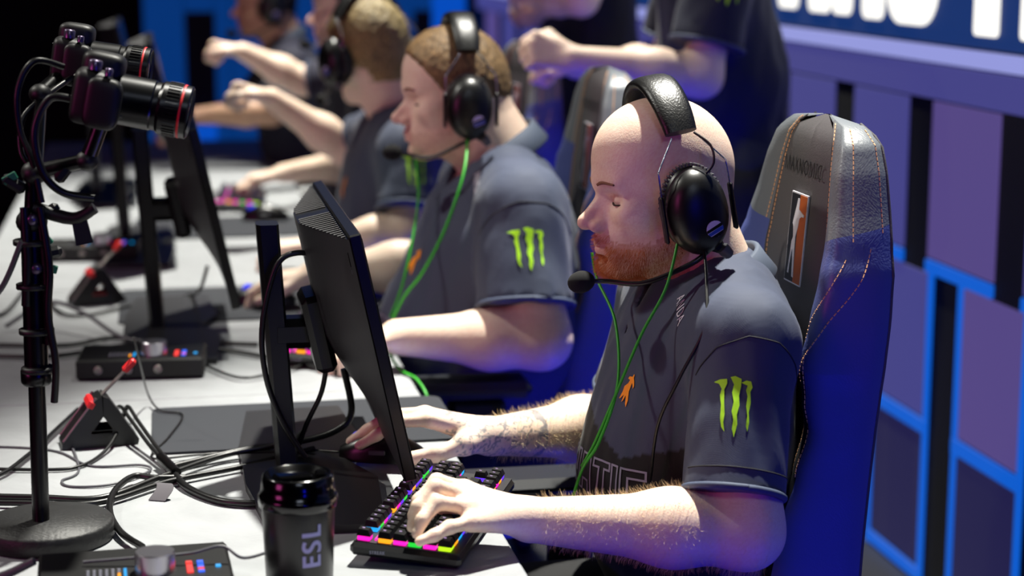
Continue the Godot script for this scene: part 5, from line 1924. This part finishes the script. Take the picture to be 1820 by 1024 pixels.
	var k := {
		"label": "standing person with folded arms in a black shirt farther behind the chairs", "cell": 0.014, "hcell": 0.008, "acell": 0.007, "scell": 0.014,
		"head": Vector3(1.17, 1.72, -5.15), "pitch": 8.0, "yaw": 10.0, "neck": Vector3(1.20, 1.57, -5.15), "neck_r": 0.060,
		"shL": Vector3(1.21, 1.46, -4.95), "shR": Vector3(1.21, 1.46, -5.35), "elL": Vector3(1.11, 1.335, -4.84), "elR": Vector3(1.06, 1.285, -5.35),
		"wrL": Vector3(0.985, 1.345, -5.10), "wrR": Vector3(1.06, 1.315, -5.02), "hemL": Vector3(1.155, 1.395, -4.885), "hemR": Vector3(1.10, 1.35, -5.36),
		"hip": Vector3(1.24, 0.98, -5.15), "dep": 0.12, "belly": 0.13,
		"handL": {"dir": Vector3(0.1, -0.1, -1), "back": Vector3(-1, 0, 0), "thumb": Vector3(0, 1, 0), "curl": grip},
		"handR": {"dir": Vector3(0.2, 0.1, 1), "back": Vector3(-1, 0, 0), "thumb": Vector3(0, 1, 0), "curl": grip},
		"shirt_col": func(p: Vector3) -> Color: return lin(18, 18, 20)}
	standing(k)
	b = person(k)
	hair_cap(k, b, M.hair_dark, 0.010, [0.085, 0.080, -0.01, -0.03], 0.008)

func furniture():
	var ch := make_chair()
	ch.position = Vector3(0.800, 0, -2.385)
	ch.set_meta("label", "gaming chair with blue wings and orange stitching behind the bald player")
	var c2 := copy(ch, Vector3(0.745, 0, -3.42), deg_to_rad(-2.0), "gaming chair behind the sandy haired player, partly hidden by bald head")
	for q in c2.get_children():
		for w in ["armrest_pad", "armrest_slider", "armrest_button"]:
			if String(q.name).begins_with(w): (q as Node3D).position.y = 0.038
	copy(ch, Vector3(0.80, 0, -4.42), deg_to_rad(6.0), "gaming chair of the blond third player, pale edge beside sandy hair")
	copy(ch, Vector3(0.80, 0, -5.42), 0.0, "gaming chair of the brown haired fourth player")
	copy(ch, Vector3(0.72, 0, -6.42), 0.0, "gaming chair of the dark haired farthest player")
	var zs := [-1.75, -3.0, -4.02, -5.04, -6.06, -7.10]
	var lb := ["white desk of the bald player, nearest the camera", "white desk of the sandy haired second player", "white desk of the blond third player", "white desk of the fourth player", "white desk at the far end of the row"]
	for i in 5:
		var o := make_desk(zs[i], zs[i + 1])
		tag(o, lb[i], "desk", "white desks in a row")

func desk_things():
	var D := 0.75
	# monitors
	var mo := make_monitor()
	mo.position = Vector3(0.165, D, -2.55)
	mo.set_meta("label", "dark grey monitor seen from behind, nearest, in front of the bald player")
	for q in [[Vector3(-0.012, D, -3.55), "second monitor from the camera, in front of the sandy haired player", 0.038], [Vector3(-0.085, D, -4.58), "third monitor from the camera, set higher, behind the photo cameras", 0.135], [Vector3(-0.18, D, -5.60), "fourth and farthest monitor at the dark left end", 0.135]]:
		var m3 := copy(mo, q[0], 0.0, q[1])
		for c in m3.get_children():
			if String(c.name).begins_with("base_plate"): continue
			if String(c.name).begins_with("pole"): (c as Node3D).scale.y = 1.0 + q[2] * 2.7
			else: (c as Node3D).position.y = q[2]
	# keyboards, mice, pads
	var kb := make_keyboard(true)
	kb.position = Vector3(0.332, D, -2.248)
	kb.scale = Vector3(0.96, 1.0, 0.92)
	kb.rotation.y = deg_to_rad(-22.0)
	kb.set_meta("label", "black keyboard with pink and violet lit keys under the bald player's hand")
	copy(kb, Vector3(0.285, D, -3.33), deg_to_rad(-10.0), "lit keyboard of the sandy haired player, behind the nearest monitor")
	copy(kb, Vector3(0.225, D, -5.30), deg_to_rad(-5.0), "lit keyboard of the fourth player, blurred colours")
	var ms := make_mouse()
	ms.position = Vector3(0.300, D + 0.005, -2.552)
	ms.rotation.y = deg_to_rad(-18.0)
	ms.set_meta("label", "black mouse under the tattooed right hand")
	copy(ms, Vector3(0.205, D + 0.005, -3.765), deg_to_rad(-10.0), "black mouse with blue light under the second player's hand")
	copy(ms, Vector3(0.275, D + 0.005, -4.95), deg_to_rad(-5.0), "black mouse lying free on the third player's pad")
	var pads := [[Vector3(0.205, D, -2.79), 0.46, 0.27, "grey cloth mouse pad under the tattooed hand"], [Vector3(0.16, D, -3.80), 0.50, 0.36, "grey cloth mouse pad of the second player"], [Vector3(0.16, D, -4.86), 0.46, 0.36, "grey cloth mouse pad of the third player"]]
	for p in pads:
		var o := base("mouse_pad", p[0])
		var sb := SB.new()
		var poly := PackedVector2Array()
		for q in [[1, 1, 0], [-1, 1, 1], [-1, -1, 2], [1, -1, 3]]:
			for i in 6:
				var a: float = PI / 2 * (q[2] + i / 5.0)
				poly.append(Vector2(q[0] * (p[1] / 2 - 0.02) + cos(a) * 0.02, q[1] * (p[2] / 2 - 0.02) + sin(a) * 0.02))
		sb.prism(poly, 0.003, Transform3D(Basis(Vector3.RIGHT, Vector3.FORWARD, Vector3.UP), Vector3(0, 0.001, 0)))
		obj(sb, "cloth_top", M.pad, o)
		sb = SB.new()
		sb.prism(poly, 0.0012, Transform3D(Basis(Vector3.RIGHT, Vector3.FORWARD, Vector3.UP), Vector3.ZERO))
		obj(sb, "rubber_base", M.pad_edge, o)
		tag(o, p[3], "mouse pad", "mouse pads on the desks")
	var bu := make_bungee()
	bu.position = Vector3(-0.100, D, -2.74)
	bu.rotation.y = deg_to_rad(8.0)
	bu.set_meta("label", "triangular mouse cable holder with red clip, nearest")
	copy(bu, Vector3(-0.135, D, -3.86), deg_to_rad(14.0), "triangular cable holder with red tip, blurred, beside the second monitor")
	var mx := make_mixer()
	mx.position = Vector3(-0.043, D, -2.062)
	mx.rotation.y = deg_to_rad(2.0)
	mx.set_meta("label", "black control box with big aluminium knob in the bottom left corner")
	copy(mx, Vector3(-0.040, D, -3.205), deg_to_rad(-4.0), "black control box with lit buttons below the second monitor")
	copy(mx, Vector3(-0.16, D, -4.45), deg_to_rad(-4.0), "black control box blurred behind the second monitor's pole")
	tumbler(Vector3(0.142, D, -2.045))
	camera_stand()
	cables()

func tumbler(at: Vector3):
	var o := base("travel_tumbler", at)
	tag(o, "black travel tumbler with ribbed lid and violet lettering in front", "tumbler")
	var sb := SB.new()
	sb.lathe([Vector2(0.036, 0.0), Vector2(0.038, 0.003), Vector2(0.0415, 0.098), Vector2(0.0415, 0.102)], 48)
	obj(sb, "cup_wall", M.tumbler, o)
	sb = SB.new()
	sb.lathe([Vector2(0.0425, 0.1015), Vector2(0.0448, 0.103), Vector2(0.0452, 0.113), Vector2(0.0445, 0.1155), Vector2(0.0425, 0.117), Vector2(0.0418, 0.126), Vector2(0.0400, 0.137), Vector2(0.0378, 0.1395), Vector2(0.0350, 0.139), Vector2(0.032, 0.133), Vector2(0.0, 0.132)], 48)
	var lid := obj(sb, "lid", M.tumbler_lid, o)
	sb = SB.new()
	sb.box(Vector3(0.026, 0.139, 0.008), Vector3(0.014, 0.008, 0.016), 0.0025)
	obj(sb, "drink_spout", M.tumbler_lid, lid)
	sb = SB.new()
	sb.box(Vector3(-0.006, 0.136, 0.004), Vector3(0.044, 0.007, 0.018), 0.0025, Basis(Vector3.UP, 0.35) * Basis(Vector3.BACK, -0.08))
	obj(sb, "flip_tab", M.tumbler_lid, lid)
	# lettering reads upwards round the wall
	var F := Field.new()
	F.cap(Vector3(0, -0.02, 0), Vector3(0, 0.12, 0), 0.0375, 0.0425, 0.0)
	var f := func(q: Vector2) -> Array:
		var a := 1.28 + (q.y / 0.0400)
		var dv := Vector3(cos(a), 0, sin(a))
		return [Vector3(0, 0.063 + q.x * 1.1, 0) + dv * 0.06, -dv]
	put(decal(F, text_tris("ESL", 0.0225, true), 0.004, f, 0.0006), "lettering", M.tumbler_print, o)

func camera_stand():
	var o := base("camera_stand", Vector3(-0.160, 0.75, -2.29))
	tag(o, "black pole stand with round iron base at the left edge", "stand")
	var sb := SB.new()
	sb.lathe([Vector2(0.078, 0.0), Vector2(0.081, 0.003), Vector2(0.081, 0.021), Vector2(0.078, 0.0245), Vector2(0.0, 0.0255)], 56, Transform3D(Basis(), Vector3(0.008, 0, 0)))
	obj(sb, "round_base", M.base_iron, o)
	sb = SB.new()
	sb.tube(PackedVector3Array([Vector3(0, 0.022, 0), Vector3(0.003, 0.20, 0)]), 0.0105, 0.0105, 20)
	obj(sb, "lower_pole", M.pole_black, o)
	sb = SB.new()
	sb.tube(PackedVector3Array([Vector3(0.003, 0.20, 0), Vector3(0.007, 0.40, 0)]), 0.0145, 0.0145, 20)
	obj(sb, "upper_pole", M.pole_black, o)
	sb = SB.new()
	sb.lathe([Vector2(0.016, 0.0), Vector2(0.019, 0.004), Vector2(0.019, 0.018), Vector2(0.016, 0.022)], 16, Transform3D(Basis(), Vector3(0.003, 0.198, 0)))
	obj(sb, "collar", M.pole_black, o)
	for q in [[Vector3(0.006, 0.395, 0), Vector3(0.012, 0.47, 0.006)], [Vector3(0.012, 0.46, 0.006), Vector3(0.075, 0.475, 0.02)], [Vector3(0.075, 0.475, 0.02), Vector3(0.098, 0.53, 0.03)], [Vector3(0.012, 0.46, 0.0), Vector3(0.02, 0.55, -0.05)], [Vector3(0.02, 0.55, -0.05), Vector3(0.05, 0.575, -0.12)]]:
		sb = SB.new()
		sb.tube(PackedVector3Array([q[0], q[1]]), 0.010, 0.009, 12)
		obj(sb, "arm", M.pole_black, o)
	for q in [[Vector3(0.012, 0.46, 0.006), 0.016], [Vector3(0.075, 0.475, 0.02), 0.014], [Vector3(0.02, 0.55, -0.05), 0.014], [Vector3(0.006, 0.40, 0.0), 0.019], [Vector3(0.098, 0.525, 0.03), 0.013]]:
		sb = SB.new()
		sb.egg(q[0], Vector3(q[1], q[1] * 0.9, q[1]), 14, 8)
		obj(sb, "joint", M.cam_black, o)
	for q in [[Vector3(0.026, 0.412, 0.010), 0.5], [Vector3(-0.012, 0.448, 0.01), -0.6], [Vector3(0.026, 0.362, 0.006), 0.2], [Vector3(0.048, 0.462, 0.016), 0.9]]:
		sb = SB.new()
		sb.box(q[0], Vector3(0.030, 0.014, 0.014), 0.004, Basis(Vector3.BACK, q[1]))
		obj(sb, "clamp_lever", M.cam_black, o)
	for q in [[Vector3(0.022, 0.375, 0.014), 0.7, "tape_green"], [Vector3(0.026, 0.345, 0.016), -0.3, "tape_green"], [Vector3(-0.016, 0.455, 0.014), 0.5, "tape_green"]]:
		sb = SB.new()
		sb.box(q[0], Vector3(0.018, 0.010, 0.004), 0.001, Basis(Vector3.BACK, q[1]))
		obj(sb, "tape_tab", M[q[2]], o)
	for q in [Vector3(0.008, 0.405, 0.016), Vector3(0.010, 0.345, 0.015)]:
		sb = SB.new()
		sb.lathe([Vector2(0.007, 0), Vector2(0.007, 0.006), Vector2(0.004, 0.008), Vector2(0, 0.008)], 14, Transform3D(Basis(Vector3.RIGHT, PI / 2), q))
		obj(sb, "thumb_screw", M.cam_metal, o)
	for q in [[0.214, 0.018], [0.262, 0.0185], [0.318, 0.019], [0.372, 0.020]]:
		sb = SB.new()
		sb.lathe([Vector2(0.0145, 0.0), Vector2(q[1], 0.001), Vector2(q[1], 0.007), Vector2(0.0145, 0.008)], 14, Transform3D(Basis().scaled(Vector3(1.15, 1, 1.15)), Vector3(0.006, q[0], 0.004)))
		obj(sb, "cable_tie", M.cam_black, o)
	sb = SB.new()
	sb.tube(spl([Vector3(0.010, 0.418, 0.010), Vector3(0.055, 0.405, 0.018), Vector3(0.082, 0.418, 0.022)], 5), 0.0085, 0.007, 10)
	obj(sb, "side_arm", M.cam_black, o)
	sb = SB.new()
	sb.prism(PackedVector2Array([Vector2(0, 0), Vector2(0.020, 0.004), Vector2(0.014, 0.030), Vector2(0.006, 0.036), Vector2(-0.004, 0.030)]), 0.010, Transform3D(Basis(), Vector3(0.058, 0.372, 0.012)))
	obj(sb, "hanging_clip", M.cam_black, o)
	for q in [[Vector3(-0.004, 0.30, 0.015), Vector3(0.000, 0.42, 0.018), 0.006], [Vector3(0.020, 0.25, 0.010), Vector3(0.018, 0.41, 0.014), 0.0055]]:
		sb = SB.new()
		sb.tube(PackedVector3Array([q[0], q[0].lerp(q[1], 0.5) + Vector3(0.003, 0, 0.004), q[1]]), q[2], q[2], 8)
		obj(sb, "strapped_cable", M.cable, o)
	sb = SB.new()
	sb.box(Vector3(0.098, 0.538, 0.03), Vector3(0.05, 0.014, 0.05), 0.003, Basis(Vector3.BACK, -0.2))
	obj(sb, "mount_plate", M.cam_black, o)
	var a := make_dslr(0.115)
	a.transform = Transform3D(Basis(Vector3.UP, deg_to_rad(-8.0)) * Basis(Vector3.BACK, deg_to_rad(-12.0)), Vector3(-0.072, 1.305, -2.265))
	a.scale = Vector3.ONE * 0.82
	tag(a, "black photo camera with long lens and red ring, lower and nearer one", "camera", "photo cameras on the stand")
	var c: Node3D = a.duplicate()
	c.name = numbered("photo_camera")
	add_child(c)
	c.transform = Transform3D(Basis(Vector3.UP, deg_to_rad(-8.0)) * Basis(Vector3.BACK, deg_to_rad(-9.0)), Vector3(-0.105, 1.338, -2.42))
	c.scale = Vector3.ONE * 0.72
	c.set_meta("label", "black photo camera mounted higher and farther back on the stand")

func cables():
	var V := func(a: Array) -> Array:
		var o := []
		for i in range(0, a.size(), 3): o.append(Vector3(a[i], a[i + 1], a[i + 2]))
		return o
	cable(V.call([-0.085, 0.756, -2.86, -0.072, 0.790, -2.80, -0.055, 0.785, -2.735, -0.028, 0.770, -2.64, -0.009, 0.764, -2.575]), 0.0030, "pair of black leads looping up into the black splitter, left lead")
	cable(V.call([-0.070, 0.756, -2.86, -0.060, 0.792, -2.79, -0.045, 0.785, -2.73, -0.020, 0.770, -2.64, -0.003, 0.764, -2.575]), 0.0030, "pair of black leads looping up into the black splitter, right lead")
	cable(V.call([-0.012, 0.766, -2.585, 0.008, 0.762, -2.515]), 0.0080, "thick black cable splitter sleeve on the desk", M.pole_black, "cable_splitter", 3)
	cable(V.call([0.006, 0.760, -2.52, 0.024, 0.757, -2.455, 0.070, 0.756, -2.387, 0.135, 0.757, -2.365, 0.19, 0.764, -2.36]), 0.0050, "thick black cable from the splitter to the nearest monitor's base")
	cable(V.call([0.02, 0.757, -2.51, -0.021, 0.760, -2.505, -0.050, 0.762, -2.510, -0.074, 0.762, -2.442, -0.078, 0.762, -2.354, -0.063, 0.760, -2.269, -0.036, 0.760, -2.205]), 0.0045, "black cable arching in a half loop beside the round iron base")
	cable(V.call([0.190, 0.80, -2.57, 0.165, 0.775, -2.60, 0.078, 0.762, -2.596, -0.010, 0.760, -2.511, -0.091, 0.757, -2.433, -0.179, 0.757, -2.452, -0.33, 0.757, -2.49, -0.43, 0.758, -2.49, -0.46, 0.70, -2.49, -0.47, 0.30, -2.49]), 0.0042, "black monitor cable running from the pole to the left edge, upper one")
	cable(V.call([0.205, 0.764, -2.60, 0.099, 0.758, -2.545, -0.002, 0.758, -2.490, -0.098, 0.757, -2.410, -0.20, 0.757, -2.430, -0.33, 0.757, -2.46, -0.43, 0.758, -2.46, -0.46, 0.70, -2.46, -0.47, 0.30, -2.46]), 0.0042, "black monitor cable running to the left edge, lower one")
	cable(V.call([-0.046, 0.908, -2.745, -0.040, 0.86, -2.80, -0.030, 0.770, -2.95, -0.012, 0.758, -2.892, 0.022, 0.757, -2.86, 0.000, 0.756, -2.735, -0.025, 0.754, -2.63, 0.038, 0.756, -2.625, 0.15, 0.756, -2.64, 0.238, 0.764, -2.575]), 0.0016, "thin black mouse cable hanging from the nearest cable holder")
	cable(V.call([-0.150, 0.753, -2.784, -0.126, 0.752, -2.593, -0.147, 0.752, -2.541, -0.131, 0.752, -2.510, -0.078, 0.753, -2.508, -0.029, 0.754, -2.560, -0.041, 0.753, -2.598, -0.111, 0.752, -2.611, -0.171, 0.752, -2.707, -0.30, 0.752, -2.753, -0.43, 0.754, -2.76, -0.46, 0.68, -2.76, -0.465, 0.30, -2.76]), 0.0018, "thin grey lead coiled loosely in front of the cable holder", M.cable_grey)
	cable(V.call([-0.060, 0.79, -2.80, -0.075, 0.77, -2.72, -0.095, 0.756, -2.66, -0.125, 0.754, -2.605, -0.172, 0.754, -2.595, -0.33, 0.755, -2.63, -0.43, 0.756, -2.63, -0.46, 0.70, -2.63, -0.47, 0.30, -2.63]), 0.0026, "black lead running left from the cable holder past the pole")
	cable(V.call([-0.14, 0.756, -2.93, -0.165, 0.76, -2.80, -0.20, 0.758, -2.66, -0.24, 0.757, -2.56, -0.33, 0.757, -2.52, -0.43, 0.758, -2.52, -0.46, 0.70, -2.52, -0.47, 0.30, -2.52]), 0.0036, "black cable curving along the left edge behind the pole")
	cable(V.call([0.215, 1.055, -2.515, 0.182, 1.066, -2.508, 0.152, 1.049, -2.505, 0.131, 0.971, -2.505, 0.133, 0.900, -2.505, 0.153, 0.835, -2.510, 0.186, 0.775, -2.515]), 0.0040, "flat black cable arching from the nearest monitor's back over its pole")
	cable(V.call([0.222, 0.925, -2.53, 0.219, 0.900, -2.53, 0.211, 0.860, -2.535, 0.191, 0.815, -2.545, 0.176, 0.768, -2.56]), 0.0036, "black cable hanging down from the nearest monitor's connectors")
	cable(V.call([0.250, 0.88, -2.60, 0.260, 0.815, -2.60, 0.235, 0.788, -2.60, 0.18, 0.772, -2.61, 0.10, 0.762, -2.615, 0.0, 0.758, -2.56]), 0.0050, "broad black cable sagging from the monitor's lower edge to the left")
	cable(V.call([-0.465, 0.30, -3.72, -0.455, 0.70, -3.72, -0.43, 0.757, -3.73, -0.321, 0.756, -3.739, -0.278, 0.756, -4.05, -0.189, 0.756, -3.714, -0.05, 0.757, -3.80, 0.045, 0.757, -3.87, 0.070, 0.80, -3.70, 0.085, 0.86, -3.62]), 0.0036, "blurred cable drooping from the second monitor's back")
	cable(V.call([-0.465, 0.30, -3.45, -0.455, 0.70, -3.45, -0.43, 0.757, -3.45, -0.33, 0.757, -3.45, -0.180, 0.757, -3.42, -0.099, 0.757, -3.47, 0.006, 0.757, -3.42, 0.166, 0.757, -3.36]), 0.0040, "blurred cable crossing in front of the second monitor's base")
	cable(V.call([-0.465, 0.30, -3.36, -0.455, 0.70, -3.36, -0.43, 0.757, -3.36, -0.33, 0.757, -3.36, -0.2, 0.757, -3.33, -0.06, 0.758, -3.39, 0.10, 0.757, -3.33, 0.30, 0.757, -3.10]), 0.0040, "blurred cable along the second control box")
	cable(V.call([0.048, 0.757, -3.256, 0.12, 0.757, -3.10, 0.194, 0.757, -3.138, 0.25, 0.757, -3.19]), 0.0026, "thin blurred lead right of the second control box")
	cable(V.call([-0.30, 0.76, -3.60, -0.22, 0.80, -3.62, -0.15, 0.79, -3.55, -0.08, 0.762, -3.45, 0.0, 0.758, -3.39]), 0.0042, "blurred grey lead heaped among the second player's cables", M.cable_grey)
	cable(V.call([-0.465, 0.30, -2.17, -0.455, 0.70, -2.17, -0.43, 0.758, -2.17, -0.37, 0.757, -2.15, -0.22, 0.765, -2.10, -0.155, 0.79, -2.085]), 0.0050, "grey plug lead at the bottom left corner", M.cable_grey)
	cable(V.call([-0.100, 0.792, -2.065, -0.03, 0.797, -2.055, 0.02, 0.800, -2.050, 0.055, 0.806, -2.05, 0.08, 0.792, -2.045, 0.125, 0.786, -2.095]), 0.0018, "thin braided cord lying over the aluminium knob box", M.cable_grey)
	# loops hanging from the photo cameras
	cable(V.call([-0.109, 1.335, -2.30, -0.142, 1.343, -2.285, -0.162, 1.310, -2.28, -0.162, 1.263, -2.28, -0.149, 1.225, -2.275, -0.140, 1.175, -2.272]), 0.0040, "black camera cable in a tall loop at the left")
	cable(V.call([-0.095, 1.300, -2.245, -0.124, 1.301, -2.25, -0.143, 1.264, -2.25, -0.137, 1.217, -2.25, -0.115, 1.190, -2.252, -0.078, 1.181, -2.255]), 0.0048, "thick black camera cable looping below the nearer lens")
	cable(V.call([-0.098, 1.320, -2.38, -0.130, 1.300, -2.34, -0.160, 1.273, -2.32, -0.164, 1.233, -2.31, -0.150, 1.205, -2.30, -0.147, 1.16, -2.276]), 0.0036, "black camera cable in a smaller inner loop")
	cable(V.call([-0.142, 1.17, -2.268, -0.134, 1.10, -2.264, -0.138, 1.04, -2.265, -0.132, 0.98, -2.265, -0.136, 0.93, -2.268]), 0.0045, "blue-lit cable strapped down along the pole")
	cable(V.call([-0.165, 1.13, -2.268, -0.20, 1.06, -2.30, -0.26, 1.02, -2.40, -0.34, 0.90, -2.45, -0.44, 0.60, -2.46, -0.47, 0.20, -2.46]), 0.0036, "grey cable leaving the pole to the left", M.cable_grey)
	# leads of the players
	cable(V.call([0.655, 1.10, -2.290, 0.632, 1.045, -2.262, 0.600, 0.985, -2.262, 0.566, 0.905, -2.262, 0.540, 0.845, -2.262, 0.523, 0.815, -2.262]), 0.0021, "green earphone cord across the bald player's chest", M.cable_green, "earphone_cord")
	cable(V.call([0.572, 1.068, -2.42, 0.575, 1.035, -2.40, 0.583, 0.99, -2.33, 0.572, 0.92, -2.27, 0.545, 0.85, -2.255, 0.523, 0.815, -2.255, 0.51, 0.77, -2.26]), 0.0021, "second green earphone cord hanging from the bald player's chin side", M.cable_green, "earphone_cord")
	cable(V.call([0.684, 1.105, -2.272, 0.675, 1.06, -2.225, 0.662, 1.01, -2.185, 0.634, 0.945, -2.195, 0.612, 0.88, -2.215, 0.606, 0.80, -2.23, 0.60, 0.72, -2.25]), 0.0022, "black headset lead down the bald player's side", M.cable, "headset_lead")
	cable(V.call([0.547, 1.14, -3.29, 0.525, 1.08, -3.21, 0.490, 0.99, -3.19, 0.450, 0.91, -3.20, 0.415, 0.86, -3.21, 0.385, 0.79, -3.20, 0.395, 0.757, -3.12, 0.418, 0.752, -3.04, 0.430, 0.715, -2.99, 0.432, 0.60, -2.99]), 0.0026, "green earphone cord across the sandy haired player's chest", M.cable_green, "earphone_cord")
	cable(V.call([0.47, 1.085, -3.42, 0.462, 1.03, -3.33, 0.440, 0.95, -3.27, 0.420, 0.88, -3.25, 0.40, 0.82, -3.26]), 0.0024, "second green earphone cord of the sandy haired player", M.cable_green, "earphone_cord")
	# a curled strip of grey tape
	var sb := SB.new()
	var rows := []
	for i in 9:
		var t := i / 8.0
		rows.append(PackedVector3Array([Vector3(-0.030 + 0.012 * sin(t * 2.2), 0.7515 + 0.030 * t - 0.012 * t * t, -2.43 - 0.02 * t), Vector3(-0.008 + 0.012 * sin(t * 2.2), 0.7515 + 0.030 * t - 0.012 * t * t, -2.42 - 0.02 * t)]))
	sb.sm(0); sb.grid(rows)
	for r in rows:
		pass
	var lo := []
	for r in rows: lo.append(PackedVector3Array([r[1] - Vector3(0, 0.0008, 0), r[0] - Vector3(0, 0.0008, 0)]))
	sb.grid(lo)
	tag(obj(sb, "tape_strip", M.tape_grey), "curled strip of grey tape standing on the white desk", "tape")
